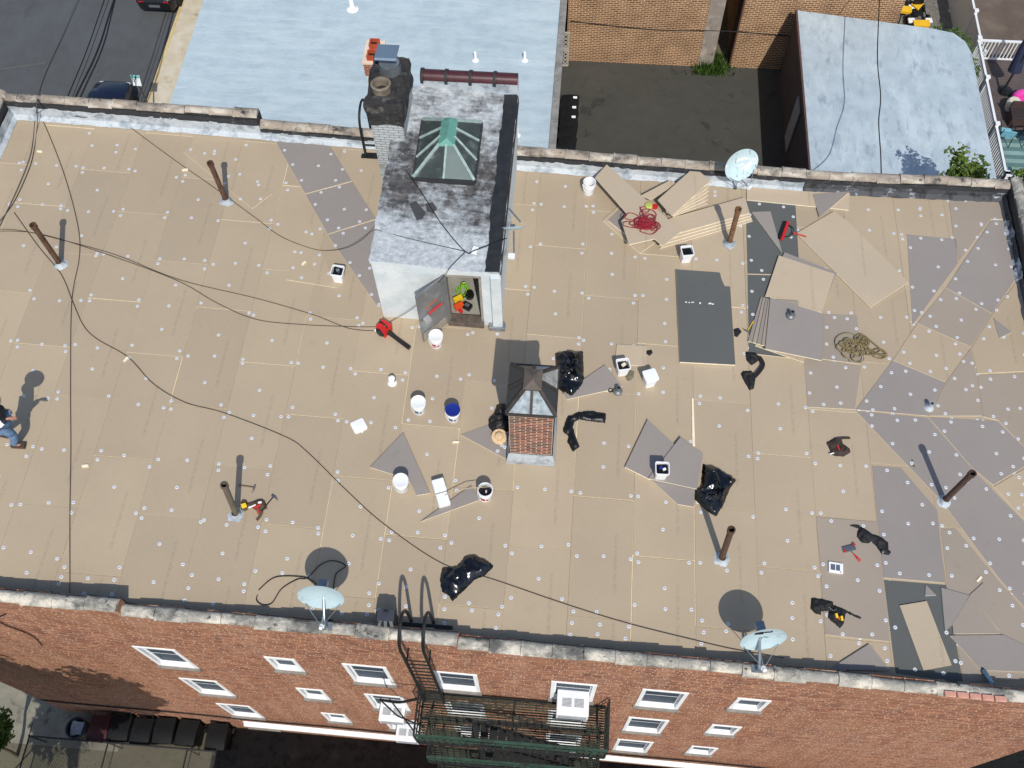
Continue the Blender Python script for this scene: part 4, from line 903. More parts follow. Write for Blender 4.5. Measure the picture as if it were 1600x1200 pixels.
MB().lathe([(.12, 0), (.08, .05), (.05, .09), (.05, .2), (.035, .2), (.035, .12)], 14).build('stub', M_FLASH, sv3, smooth=True); MB().lathe([(.034, .19), (.032, .192)], 12).build('throat', M_BLACKP, sv3)
# ================================================================ STREET
M_NAVY = S('navy_car_paint', (18, 26, 52), .25, .2, var=.05, spec=.7)
M_CARK = S('dark_grey_car_paint', (30, 31, 34), .25, .2, var=.05)
M_CGL = glass('car_glass', (18, 22, 26), .05)
M_TYRE = S('tyre_rubber', (24, 24, 25), .85)
def car(loc, rot, paint, label):
    t = thing('parked_car', label, 'car', loc, rot, 'cars parked along the street')
    # body by cross-sections along y (front at +y): (y, half width low, half width at belt, z floor, z belt)
    secs = [(-2.25, .66, .70, .42, .78), (-2.15, .80, .82, .28, .92), (-1.6, .88, .86, .22, .98), (-.6, .90, .87, .2, .98), (.6, .90, .87, .2, .96), (1.35, .88, .84, .22, .92), (1.95, .84, .78, .26, .82), (2.25, .70, .64, .36, .68)]
    V = []; F = []; prof = lambda h0, h1, z0, z1: [(-h0*.94, z0), (-h0, z0+(z1-z0)*.35), (-h1*1.01, z0+(z1-z0)*.75), (-h1*.93, z1), (-h1*.5, z1+.035), (0, z1+.045), (h1*.5, z1+.035), (h1*.93, z1), (h1*1.01, z0+(z1-z0)*.75), (h0, z0+(z1-z0)*.35), (h0*.94, z0)]
    for y, a, b, z0, z1 in secs: V += [(x, y, z) for x, z in prof(a, b, z0, z1)]
    n = 11
    for i in range(len(secs)-1):
        for q in range(n-1): F.append((i*n+q, i*n+q+1, (i+1)*n+q+1, (i+1)*n+q)[::-1])
    F += [tuple(range(n)), tuple((len(secs)-1)*n+q for q in range(n-1, -1, -1))]
    MB().add(V, F).build('body', paint, t, smooth=True, ang=50)
    cab = [(-1.75, .76, .98, .70, 1.0), (-1.1, .72, 1.0, .60, 1.40), (-.2, .74, 1.0, .60, 1.46), (.3, .74, 1.0, .58, 1.40), (1.05, .78, .95, .70, .97)]
    V = []; F = []
    for y, a, z0, b, z1 in cab: V += [(-a, y, z0), (-b, y, z1), (-b*.4, y, z1+.03 if z1 > 1.1 else z1), (b*.4, y, z1+.03 if z1 > 1.1 else z1), (b, y, z1), (a, y, z0)]
    for i in range(4):
        for q in range(5): F.append((i*6+q, i*6+q+1, (i+1)*6+q+1, (i+1)*6+q)[::-1])
    MB().add(V, F).build('cabin_glass', M_CGL, t, smooth=True, ang=40)
    V = []; F = []
    for y, b, z1 in ((-1.12, .61, 1.405), (-.2, .61, 1.465), (.32, .59, 1.405)): V += [(-b, y, z1+.004), (-b*.4, y, z1+.036), (b*.4, y, z1+.036), (b, y, z1+.004)]
    for i in range(2):
        for q in range(3): F.append((i*4+q, i*4+q+1, (i+1)*4+q+1, (i+1)*4+q)[::-1])
    MB().add(V, F).build('roof_panel', paint, t, smooth=True)
    for sx in (-1, 1):
        MB().bar((sx*.60, -1.1, 1.42), (sx*.74, -1.74, 1.0), .06, .04).bar((sx*.59, .32, 1.41), (sx*.76, 1.02, .97), .06, .04).build('pillar', paint, t)
        MB().box((sx*.97, .72, 1.02), (.18, .1, .13)).build('wing_mirror', paint, t, bevel=.03)
        for y in (-1.4, 1.4):
            wq = MB().lathe([(.2, -.1), (.32, -.1), (.33, -.05), (.33, .05), (.32, .1), (.2, .1)], 20, q=Matrix.Rotation(R(90), 3, 'Y')).build('wheel', M_TYRE, t, smooth=True); wq.location = (sx*.82, y, .33)
            MB().lathe([(.0, -.08), (.2, -.09), (.2, .09), (.0, .08)], 16, q=Matrix.Rotation(R(90), 3, 'Y')).build('rim', M_GALV, wq)
        MB().box((sx*.52, 2.16, .66), (.3, .14, .12)).build('headlight', S('headlight_lens', (206, 212, 216), .15) if 'headlight_lens' not in bpy.data.materials else bpy.data.materials['headlight_lens'], t, bevel=.03)
        MB().box((sx*.56, -2.2, .78), (.26, .1, .12)).build('tail_light', S('tail_light_lens', (150, 24, 26), .2) if 'tail_light_lens' not in bpy.data.materials else bpy.data.materials['tail_light_lens'], t, bevel=.03)
    MB().box((0, 1.0, 1.0), (1.2, .03, .02)).build('wiper', M_BLACKP, t)
    MB().box((0, -2.27, .62), (.5, .02, .12)).build('number_plate', M_GALV, t)
    return t
car((-19.75, 27.5, GZ+.0), 0, M_NAVY, 'navy car parked at the kerb, half hidden by the rear parapet')
car((-19.3, 36.75, GZ+.0), 0, M_CARK, 'dark car at the top edge, further up the street')
sg = AZ(214, 127, -10.45); sgn = thing('street_sign', 'small white and turquoise parking sign on a thin post by the kerb', 'sign', (sg.x, sg.y, GZ+.1))
MB().bar((0, 0, 0), (0, 0, 2.3), .05).build('post', S('sign_post_grey', (74, 78, 78), .6, .3), sgn)
qs = Matrix.Rotation(R(-18), 3, 'X')
MB().box((0, -.03, 2.12), (.36, .012, .46), qs).build('panel', S('sign_white', (216, 224, 224), .5, var=.02), sgn)
MB().box((0, -.002, 2.29), (.34, .012, .11), qs).build('turquoise_band', S('sign_turquoise', (96, 178, 172), .5, var=.05), sgn)
MB().box((-.07, -.045, 2.12), (.03, .012, .14), qs).box((-.05, -.05, 2.05), (.05, .012, .03), qs).box((.08, -.05, 2.04), (.09, .012, .03), qs).build('dark_symbol', M_BLACKP, sgn)
# overhead wires along the street
def wire(name, pts, r, mat, label, k=8, cat='cable', n=6): return tag(MB().tube(smooth_path(pts, k), r, n).build(name, mat, smooth=True), label, cat)
for i, (a, b, c, r) in enumerate((((163, 0), (135, 80), (103, 158), .022), ((178, 0), (152, 80), (115, 158), .035), ((181, -4), (160, 75), (122, 160), .03), ((170, 0), (140, 85), (118, 140), .012))):
    wire('overhead_wire', [AZ(*a, -6.3)+(AZ(*a, -6.3)-AZ(*b, -6.3))*3, AZ(*a, -6.3), AZ(*b, -6.35), AZ(*c, -6.3), AZ(*c, -6.3)+(AZ(*c, -6.3)-AZ(*b, -6.35))*3], r, M_CABLEK, ('leftmost black overhead wire above the street', 'thick black overhead wire above the street', 'thick overhead wire right of its twin above the street', 'thinnest overhead wire between the black street wires')[i])
# ================================================================ BINS
def bin_(loc, rot, paint, label, group, lid=None):
    t = thing('wheelie_bin', label, 'bin', loc, rot, group); V = []; F = []
    for z, hx, hy in ((.06, .21, .25), (.55, .25, .30), (.98, .28, .35)): V += [(-hx, -hy, z), (hx, -hy, z), (hx, hy, z), (-hx, hy, z)]
    for i in range(2):
        for q in range(4): F.append((i*4+q, i*4+(q+1) % 4, (i+1)*4+(q+1) % 4, (i+1)*4+q))
    F.append((3, 2, 1, 0)); MB().add(V, F).build('body', paint, t, bevel=.03)
    V = []; F = []; n = 6
    for i in range(n+1):
        y = -.39+.74*i/n; z = 1.0+.075*math.sin(math.pi*min(1, (i+1.2)/(n+1.2))); V += [(-.31, y, .985), (-.285, y, z), (0, y, z+.02), (.285, y, z), (.31, y, .985)]
    for i in range(n):
        for q in range(4): F.append((i*5+q, i*5+q+1, (i+1)*5+q+1, (i+1)*5+q))
    F += [tuple(range(4, -1, -1)), tuple(n*5+q for q in range(5))]
    MB().add(V, F).build('lid', lid or paint, t, smooth=True, ang=30)
    MB().tube([(-.24, .36, .96), (-.24, .45, 1.0), (.24, .45, 1.0), (.24, .36, .96)], .018, 8).build('handle', paint, t)
    for sx in (-1, 1): MB().lathe([(.03, -.03), (.12, -.03), (.13, 0), (.12, .03), (.03, .03)], 16, (sx*.24, .27, .13), Matrix.Rotation(R(90), 3, 'Y')).build('wheel', M_TYRE, t)
    return t
M_BINK = S('dusty_black_bin', (20, 22, 24), .6, var=.3, scale=4, spec=.3, var2=((52, 52, 52), 9, .64, .74))
M_BINM = S('maroon_bin', (66, 30, 32), .55, var=.3, scale=4)
fb = [(155, 1137), (187, 1138), (221, 1142), (256, 1141), (292, 1144), (338, 1150)]
fl = ['maroon wheelie bin beside the round rubbish barrel', 'black wheelie bin next to the maroon one', 'black wheelie bin, third from the round barrel', 'black wheelie bin, middle one with a narrow lid', 'black wheelie bin, second from the shadow edge', 'black wheelie bin at the right end, by the shadow edge']
for i, q in enumerate(fb):
    c = AZ(*q, GZ+1.03); bin_((c.x, c.y, GZ+.012), R(random.uniform(-5, 5)), M_BINM if i == 0 else M_BINK, fl[i], 'bins along the facade foot')
c = AZ(123, 1135, GZ+.75); rb = thing('rubbish_barrel', 'round dark rubbish barrel with a pale bag inside, left of the bins', 'bin', (c.x-.05, c.y-.05, GZ+.012))
MB().lathe([(.23, 0), (.28, .72), (.315, .74), (.315, .79), (.27, .80), (.25, .7)], 26, cap1=False).build('barrel', S('dark_blue_grey_barrel', (44, 50, 56), .55, var=.2), rb, smooth=True)
MB().add(*lumpy_box((.02, 0, .60), (.36, .36, .22), .06, 6, 4)).build('bag', S('clear_rubbish_bag', (160, 170, 182), .3, var=.25, scale=12), rb, smooth=True, ang=20)
rl_ = ['black wheelie bin in the courtyard, farthest from the parapet', 'black courtyard bin, second from the far end', 'black courtyard bin, third from the far end', 'large black courtyard bin with a tilted lid', 'black courtyard bin nearest the rear parapet']
for i, (u, v) in enumerate(((877, 157), (876, 173), (875, 188), (877, 205), (876, 223))):
    c = AZ(u, v, GZ+1.0); b_ = bin_((max(c.x, -.42), c.y, GZ+.006), R(90+random.uniform(-6, 6)), M_BINK, rl_[i], 'bins in the rear courtyard')
    if i < 3: MB().box((0.12, -.22, 1.085), (.12, .16, .006)).build('label', M_WHITE, b_)
# ================================================================ CHAIN-LINK CAGE at the bottom left
ZC = GZ+1.15; FXa = AZ(46, 1150, ZC).x; FXb = -9.3; FYb = AZ(46, 1150, ZC).y; FYa = FYb-2.4
cf = thing('chain_link_cage', 'low chain link cage in front of the bins', 'fence', (FXa, FYb, GZ))
W_, D_ = FXb-FXa, FYb-FYa
for a, b in (((0, 0), (W_, 0)), ((0, 0), (0, -D_)), ((2.35, 0), (2.35, -D_)), ((4.7, 0), (4.7, -D_)), ((0, -D_), (W_, -D_))): MB().tube([(*a, 1.15), (*b, 1.15)], .024, 8).build('rail', M_BLACKM, cf)
for x in (0, 2.35, 4.7):
    for y in (0, -D_): MB().tube([(x, y, 0), (x, y, 1.2)], .026, 8).build('post', M_BLACKM, cf)
MB().bar((0, -1.0, 1.15), (-.9, -1.2, .05), .03).bar((0, -.1, 1.15), (-.55, .5, .1), .02).build('stay', M_BLACKM, cf)
wv = MB(); s = .085; n = int((W_+D_)/s)
for i in range(n):
    for sg_ in (1, -1):
        a = -D_+i*s; x0, y0, x1, y1 = a, -D_, a+D_, 0
        if x0 < 0: y0 += -x0; x0 = 0
        if x1 > W_: y1 -= x1-W_; x1 = W_
        if x1-x0 < .05: continue
        if sg_ < 0: y0, y1 = -D_-y0, -D_-y1
        wv.tube([(x0, y0, 1.15+.003*sg_), (x1, y1, 1.15+.003*sg_)], .005, 3, cap=False)
o = wv.build('wire_mesh', S('weathered_wire', (104, 98, 86), .6, .2), cf); o['kind'] = 'stuff'
# ================================================================ TREES
def foliage(blobs, n, size, seed=1):
    """leaf quads spread through ellipsoid clumps: (centre, radii)"""
    rnd = random.Random(seed); V = []; F = []; tot = sum(b[1][0]*b[1][1]*b[1][2] for b in blobs)
    for c, rad in blobs:
        k = int(n*rad[0]*rad[1]*rad[2]/tot)
        for _ in range(k):
            d = Vector((rnd.gauss(0, 1), rnd.gauss(0, 1), rnd.gauss(0, 1))).normalized()*(rnd.random()**.45)
            p = Vector(c)+Vector((d.x*rad[0], d.y*rad[1], d.z*rad[2]))
            if noise.noise(p*2.3) < -.18: continue
            a = Vector((rnd.uniform(-1, 1), rnd.uniform(-1, 1), rnd.uniform(-.5, .3))).normalized(); up = (Vector((0, 0, 1))+Vector((rnd.uniform(-.7, .7), rnd.uniform(-.7, .7), 0))).normalized(); b = a.cross(up).normalized(); s = size*rnd.uniform(.6, 1.3)
            o = len(V); V += [p-a*s*.5, p+b*s*.28, p+a*s*.55+Vector((0, 0, -.1*s)), p-b*s*.28]; F.append((o, o+1, o+2, o+3))
    return MB().add(V, F)
def tree(name, label, base, blobs, n, size, mat=M_LEAF, seed=1, trunk=.16):
    base = Vector(base); t = thing(name, label, 'tree', base); tr = MB()
    top = max(blobs, key=lambda b: b[0][2])[0]; top = Vector(top)-base; fork = Vector((top.x*.35, top.y*.35, top.z*.45))
    tr.tube(smooth_path([(0, 0, 0), tuple(fork*.5+Vector((.06, 0, 0))), tuple(fork)]), [trunk*(1-.35*i/12) for i in range(13)], 9)
    for c, r_ in blobs:
        e = Vector(c)-base; pts = smooth_path([tuple(fork*.92), tuple(fork*.5+e*.5+Vector((0, 0, .12))), tuple(e)], 5); tr.tube(pts, [trunk*.55*(1-.85*i/(len(pts)-1)) for i in range(len(pts))], 6)
    tr.build('trunk', M_BARK, t, smooth=True)
    f = foliage(blobs, n, size, seed).shift(base); o = f.build('crown', mat, t); return t
rnd = random.Random(5)
def clumps(c, R_, n, s, seed):
    r = random.Random(seed); out = []
    for i in range(n):
        d = Vector((r.gauss(0, 1), r.gauss(0, 1), r.gauss(0, 1))).normalized()*(r.uniform(.35, 1)); k = r.uniform(.6, 1.1)*s
        out.append(((c[0]+d.x*R_[0], c[1]+d.y*R_[1], c[2]+d.z*R_[2]), (k, k, k*.7)))
    return out
tree('street_tree', 'tall leafy tree whose branches shade the left of the facade', (-13.4, .4, GZ), clumps((-12.2, .3, -3.4), (3.0, .9, 6.2), 52, 1.05, 3), 36000, .26, seed=2, trunk=.2)
tree('leafy_sapling', 'leafy sapling at the bottom left edge by the fence', (-15.6, 3.0, GZ), clumps((-15.0, 3.35, -9.9), (.55, .35, 1.0), 8, .42, 6), 2200, .13, seed=3, trunk=.06)
tb = AZ(1512, 285, -9.0)
tree('small_tree', 'small leafy tree rising behind the rear parapet by the shed, plus unseen clumps that shade it', (13.2, 19.6, GZ), [((AZ(1497, 240, -6.6)), (.42, .42, .3)), ((AZ(1508, 258, -6.6)), (.5, .45, .35)), ((AZ(1524, 262, -6.7)), (.45, .5, .4)), ((AZ(1512, 280, -6.9)), (.7, .6, .5)), ((AZ(1490, 285, -7.2)), (.6, .5, .4))]+clumps((11.5, 18.4, -7.3), (.9, .4, .4), 5, .55, 9), 3800, .15, seed=4, trunk=.08)  # closing clumps: unseen treetop merged in here to shade the shed roof
tree('small_tree', 'sliver of leafy tree at the right edge behind the parapet', (13.2, 15.4, GZ), [((AZ(1602, 283, -5)), (.5, .5, .6)), ((AZ(1606, 300, -5.3)), (.5, .5, .5))], 900, .15, seed=5, trunk=.07)
iv = thing('ivy_hedge', 'ivy spilling over the far corner of the silver shed', 'hedge', (15.1, 31.4, GZ))
foliage([((15.0, 31.5, -10.2), (.5, .6, 1.0)), ((14.3, 32.2, -9.9), (.8, .4, .8)), ((15.3, 30.6, -10.3), (.35, .6, .9)), ((15.2, 32.6, -10.6), (.5, .8, .8))], 2600, .14, 7).shift((15.1, 31.4, GZ)).build('foliage', M_LEAFD, iv)
MB().tube([(0, 0, 0), (-.1, .1, 1.2), (-.3, .3, 2.2)], .04, 6).tube([(.1, -.5, 0), (.1, -.4, 1.8)], .03, 6).build('stem', M_BARK, iv)
gt = thing('grass_tuft', 'weedy green grass tuft at the foot of the pilaster', 'grass', (5.55, 32.75, GZ))
V = []; F = []; r = random.Random(4)
for i in range(900):
    x, y = r.gauss(0, .38), r.uniform(-.35, .9)*(1 if r.random() < .7 else .5); hgt = r.uniform(.15, .5); a = r.uniform(0, 6.3); dx, dy = math.cos(a)*.03, math.sin(a)*.03; l = Vector((r.uniform(-.15, .15), r.uniform(-.2, .1), hgt)); o = len(V)
    V += [(x-dx, y-dy, 0), (x+dx, y+dy, 0), (x+l.x, y+l.y, l.z)]; F.append((o, o+1, o+2))
MB().add(V, F).build('blades', M_LEAFD, gt)
# ================================================================ FENCE, DECK AND YARD at the top right
M_VINYL = S('white_vinyl', (228, 230, 232), .45, var=.04)
vf = thing('privacy_fence', 'tall white vinyl fence with post caps beyond the shed', 'fence', (16.3, 36, GZ))
for i in range(5):
    y0 = 32.3+i*2.4
    MB().box((0, y0+1.2-36, 1.0), (.05, 2.3, 1.9)).build('panel', M_VINYL, vf); MB().box((0, y0+1.2-36, 1.97), (.09, 2.3, .07)).build('top_rail', M_VINYL, vf)
    pq = MB().box((0, y0-36, 1.05), (.13, .13, 2.1)).build('post', M_VINYL, vf); MB().box((0, y0-36, 2.13), (.18, .18, .06)).build('cap', M_VINYL, pq, bevel=.02)
dk = thing('raised_deck', 'raised deck with white baluster railing beside the shed', 'deck', (15.5, 28, GZ))
DZk = -10.75; X0 = 15.72
def dp_(nm, mb, mt, par=None, **k): return mb.local(dk).build(nm, mt, par or dk, **k)
dkf = dp_('frame', MB().box((19, 28.6, DZk-.12), (6.5, 7.0, .2)), S('deck_frame', (96, 84, 76), .8))
for i in range(46): dp_('deck_board', MB().box((19, 25.2+i*.152, DZk), (6.5, .14, .03)), (S('brown_deck_board', (88, 78, 76), .7, var=.15, scale=2) if 'brown_deck_board' not in bpy.data.materials else bpy.data.materials['brown_deck_board']), dkf)
for i in range(14): dp_('rug_stripe', MB().box((18.4, 25.55+i*.2, DZk+.022), (4.6, .198, .012)), (S('rug_%s' % 'ab'[i % 2], ((126, 156, 152), (84, 116, 116))[i % 2], .9, var=.1) if i < 2 else bpy.data.materials['rug_%s' % 'ab'[i % 2]]), dkf)
def railing(A, B, z, h=1.0):
    A, B = Vector(A), Vector(B); r_ = dp_('railing', MB().bar((A.x, A.y, z+h), (B.x, B.y, z+h), .09, .06).bar((A.x, A.y, z+.1), (B.x, B.y, z+.1), .06, .05), M_VINYL); L = (B-A).length; n = int(L/.14)
    for i in range(n+1):
        p = A+(B-A)*(i/n); dp_('baluster', MB().bar((p.x, p.y, z+.1), (p.x, p.y, z+h), .04), M_VINYL, r_)
    for i in range(int(L/2.4)+1):
        p = A+(B-A)*min(1, i*2.4/L); dp_('post', MB().box((p.x, p.y, z+h/2+.03), (.12, .12, h+.16)).box((p.x, p.y, z+h+.14), (.17, .17, .05)), M_VINYL, r_)
railing((X0, 25.15), (X0, 32.0), DZk); railing((X0, 25.1), (22, 25.1), DZk); railing((X0, 32.1), (22, 32.1), DZk)
for z in (.25,): dp_('lattice_skirt', MB().box((X0+1.9, 24.98, DZk-.95), (3.6, .06, 1.6)), M_VINYL)
for i in range(4): dp_('stair_tread', MB().box((16.1, 24.75-i*.26, DZk-.25-i*.3), (.9, .26, .06)), M_VINYL)
# things on the deck
um = thing('patio_umbrella', 'closed navy patio umbrella on the deck', 'umbrella', (16.9, 30.4, DZk))
MB().tube([(-.2, -.2, 0), (.25, .5, 2.3)], .045, 8).build('pole', M_BLACKP, um); MB().lathe([(.05, 0), (.26, .1), (.22, .5), (.14, 1.2), (.03, 1.7)], 12, (.05, .2, .75), Matrix.Rotation(R(-18), 3, 'X')).build('canopy', S('navy_canvas', (26, 34, 62), .8, var=.2), um, smooth=True, ang=20)
MB().lathe([(.3, 0), (.28, .06), (.05, .1)], 16).build('base', M_BLACKP, um)
bn = thing('deck_bench', 'dark brown storage bench on the deck', 'bench', (17.5, 28.75, DZk)); MB().box((0, 0, .25), (1.6, .55, .46)).build('box', S('brown_wicker', (68, 50, 46), .8, var=.2, scale=9), bn, bevel=.02); MB().box((0, 0, .5), (1.66, .6, .05)).build('lid', S('dark_cushion', (50, 40, 40), .8), bn, bevel=.02); MB().box((0, .3, .62), (1.66, .06, .42)).build('backrest', bpy.data.materials['brown_wicker'], bn, bevel=.02)
pk = thing('inflatable_ring', 'bright pink inflatable lying on the deck', 'inflatable', (17.55, 29.75, DZk+.03)); MB().tube([(.42*math.cos(a/20*6.2832), .42*math.sin(a/20*6.2832), .17) for a in range(20)], .16, 12, closed=True).build('ring', S('hot_pink_vinyl', (226, 70, 168), .4, var=.1), pk, smooth=True); MB().lathe([(.3, .05), (.3, .08)], 16).build('floor', bpy.data.materials['hot_pink_vinyl'], pk)
fn = thing('white_parasol_base', 'round off-white stool beside the pink inflatable', 'stool', (16.95, 29.45, DZk+.02)); MB().lathe([(.22, 0), (.26, .3), (.27, .36), (.24, .4)], 20).build('drum', S('off_white_cloth', (214, 208, 192), .8, var=.1), fn, smooth=True); MB().lathe([(.25, .4), (.2, .46)], 20).build('cushion', bpy.data.materials['off_white_cloth'], fn)
def chair(loc, rot, label, mat):
    t = thing('patio_chair', label, 'chair', loc, rot, 'chairs on the deck')
    for sx in (-1, 1):
        MB().tube([(sx*.25, -.25, 0), (sx*.25, -.25, .42), (sx*.25, .22, .42), (sx*.25, .34, .9)], .018, 8).build('side_frame', M_BLACKP, t); MB().tube([(sx*.25, .22, .42), (sx*.25, .3, 0)], .018, 8).build('leg', M_BLACKP, t)
        MB().bar((sx*.27, -.22, .62), (sx*.27, .25, .62), .04, .03).build('armrest', M_BLACKP, t)
    MB().box((0, -.02, .43), (.48, .46, .03)).build('seat', mat, t); MB().box((0, .29, .66), (.48, .03, .42), Matrix.Rotation(R(-14), 3, 'X')).build('backrest', mat, t)
chair((17.3, 27.75, DZk+.02), R(100), 'black framed patio chair on the striped rug, near the bench', S('chair_mesh', (54, 50, 52), .8))
chair((16.35, 27.75, DZk+.02), R(170), 'small patio chair with pale blue seat by the railing', S('pale_blue_seat', (120, 180, 196), .7, var=.2, scale=12))
lm = thing('garden_light', 'small black lamp on a stalk at the deck corner', 'lamp', (16.5, 25.6, DZk+.02)); MB().tube([(0, 0, 0), (.1, .1, .7)], .015, 6).build('stalk', M_BLACKP, lm); MB().box((.12, .12, .75), (.14, .14, .14)).build('head', M_BLACKP, lm, bevel=.02); MB().box((.05, -.05, .03), (.5, .32, .06)).build('base', M_VINYL, lm)
# yellow and black garden machines on the gravel
M_YEL = S('yellow_panel', (224, 178, 36), .5, var=.1)
def cart(loc, rot, label):
    t = thing('garden_cart', label, 'cart', loc, rot, 'yellow and black carts on the gravel')
    for sx in (-1, 1):
        MB().tube([(sx*.35, -.6, .3), (sx*.35, .6, .3), (sx*.25, .75, .75)], .025, 8).build('frame', M_BLACKP, t); MB().box((sx*.38, -.45, .34), (.3, .26, .1)).build('white_pad', M_WHITEP, t, bevel=.03)
        MB().lathe([(.05, -.05), (.2, -.05), (.2, .05), (.05, .05)], 18, (sx*.42, -.2, .2), Matrix.Rotation(R(90), 3, 'Y')).build('wheel', M_TYRE, t); MB().lathe([(.05, -.05), (.17, -.05), (.17, .05), (.05, .05)], 18, (sx*.36, .5, .17), Matrix.Rotation(R(90), 3, 'Y')).build('wheel', M_TYRE, t)
    MB().add([(-.35, -.85, .4), (.35, -.85, .4), (.35, -.55, .46), (-.35, -.55, .46), (-.3, -.85, .28), (.3, -.85, .28), (.3, -.55, .28), (-.3, -.55, .28)], [(0, 1, 2, 3), (4, 5, 1, 0), (5, 6, 2, 1), (7, 4, 0, 3), (6, 7, 3, 2)]).build('nose_panel', M_YEL, t)
    MB().add([(-.28, .45, .5), (.28, .45, .5), (0, .1, .44), (-.28, .45, .46), (.28, .45, .46), (0, .1, .40)], [(0, 2, 1), (3, 4, 5), (0, 1, 4, 3), (1, 2, 5, 4), (2, 0, 3, 5)]).build('wedge_panel', M_YEL, t)
    MB().box((0, .1, .35), (.42, .5, .06)).box((0, .42, .6), (.42, .06, .5)).build('seat', M_BLACKP, t, bevel=.02)
q_ = AZ(1436, 28, GZ+.35); cart((q_.x, q_.y+.3, GZ), R(4), 'yellow and black cart on gravel just behind the shed')
q_ = AZ(1412, 6, GZ+.35); cart((q_.x, q_.y+.3, GZ), R(-5), 'yellow and black cart farther back at the top edge')
ch_ = thing('garden_chair', 'black garden chair on gravel left of the carts', 'chair', (AZ(1395, 22, GZ+.4).x, AZ(1395, 22, GZ+.4).y, GZ), R(30))
for sx in (-1, 1): MB().tube([(sx*.25, -.3, 0), (sx*.25, -.25, .45), (sx*.25, .25, .45), (sx*.27, .4, 1.0)], .025, 8).tube([(sx*.25, .25, .45), (sx*.25, .35, 0)], .025, 8).build('leg', M_BLACKP, ch_)
MB().box((0, 0, .46), (.5, .5, .04)).build('seat', M_BLACKP, ch_); MB().box((0, .34, .75), (.5, .04, .5), Matrix.Rotation(R(-15), 3, 'X')).build('backrest', M_BLACKP, ch_)
# cable slung over the shed
wire('slung_cable', [AZ(1374, -40, -6.9), AZ(1374, 0, -6.9), AZ(1371, 90, -6.95), AZ(1376, 150, -6.9), AZ(1373, 190, -6.6), AZ(1377, 274, -.35+.0) if False else AZ(1376, 240, -6.0), AZ(1377, 276, -4.5)], .02, M_CABLEK, 'black cable slung above the silver shed')
wire('wall_cable', [(-.6, 32.9, -10.4), (3, 32.9, -10.65), (6, 32.95, -10.6), (9, 32.95, -10.75)], .02, M_CABLEK, 'thin dark cable across the brown brick house walls')
# ================================================================ CUT BOARDS FITTED IN THE ROOF (parts of the deck)
def inset(P, d):
    c = sum(P, Vector())/len(P); return [p+(c-p).normalized()*d for p in P]
def patch(px, mat, h=.012, fix=True, t=.02):
    P = [RF(u, v, h) for u, v in px]; P = inset(P, .006); c = sum(P, Vector())/len(P)
    m = MB(); m.edge = True; m.prism(P, t).shift(c); o = m.build('insulation_board', [mat, M_FOAM], deck); o.location = c-bld.location
    if fix:
        n = len(P)
        for i in range(n):
            a, b = P[i], P[(i+1) % n]; L = (b-a).length; k = int(L/.75)
            for j in range(k+1):
                p = a+(b-a)*((j+.5)/(k+1)); p = p+(c-p).normalized()*random.uniform(.08, .13)
                if random.random() < .85: plates.append((p.x+random.uniform(-.04, .04), p.y+random.uniform(-.04, .04), h))
        if L > .5: plates.append((c.x+.1, c.y-.05, h))
PATCH = [
 ([(428, 217), (513, 223), (550, 283), (477, 303)], M_GREY), ([(477, 304), (551, 284), (588, 342), (512, 366)], M_GREY), ([(512, 367), (589, 343), (597, 480), (589, 478)], M_GREY),
 ([(482, 343), (527, 450), (447, 437)], M_TAN), ([(286, 237), (302, 226), (425, 303), (394, 326)], M_TAN),
 ([(719, 679), (795, 652), (800, 718), (794, 719)], M_GREY),
 ([(1549, 344), (1572, 344), (1591, 431), (1550, 490), (1478, 450)], M_GREY), ([(1478, 450), (1550, 490), (1517, 542), (1433, 505)], M_BROWN), ([(1433, 505), (1517, 542), (1477, 597), (1395, 563)], M_TAN),
 ([(1395, 563), (1477, 597), (1450, 650), (1337, 640)], M_GREY), ([(1551, 490), (1600, 425), (1606, 580), (1527, 584), (1518, 543)], M_TAN), ([(1477, 598), (1517, 544), (1526, 584), (1535, 650), (1451, 650)], M_BROWN),
 ([(1527, 586), (1606, 582), (1606, 704), (1560, 657), (1536, 651)], M_BROWN), ([(1337, 642), (1450, 653), (1520, 733), (1472, 784)], M_GREY), ([(1451, 652), (1559, 658), (1606, 704), (1606, 726), (1552, 758), (1520, 732)], M_GREY),
 ([(1553, 760), (1606, 729), (1606, 818)], M_TAN), ([(1473, 785), (1521, 735), (1606, 820), (1606, 955), (1562, 905)], M_GREY), ([(1363, 728), (1408, 731), (1465, 797), (1477, 911), (1381, 903), (1372, 822)], M_GREY),
 ([(1470, 826), (1494, 826), (1560, 906), (1606, 960), (1606, 1062), (1506, 1066), (1480, 914)], M_BROWN), ([(1275, 807), (1371, 815), (1381, 903), (1391, 1003), (1290, 992), (1283, 900)], M_BROWN),
 ([(1256, 558), (1346, 571), (1336, 640), (1262, 636)], M_BROWN), ([(1287, 490), (1340, 493), (1345, 569), (1284, 561)], M_BROWN), ([(1417, 366), (1494, 373), (1497, 412), (1426, 508)], M_GREY), ([(1482, 306), (1566, 311), (1571, 342), (1548, 343), (1499, 408), (1490, 370)], M_BROWN),
 ([(1165, 313), (1243, 318), (1250, 430), (1168, 428)], M_SLATE), ([(1168, 429), (1250, 431), (1256, 562), (1170, 552)], M_SLATE), ([(1381, 906), (1479, 914), (1505, 1067), (1399, 1052)], M_SLATE),
]
for px, m in PATCH: patch(px, m)
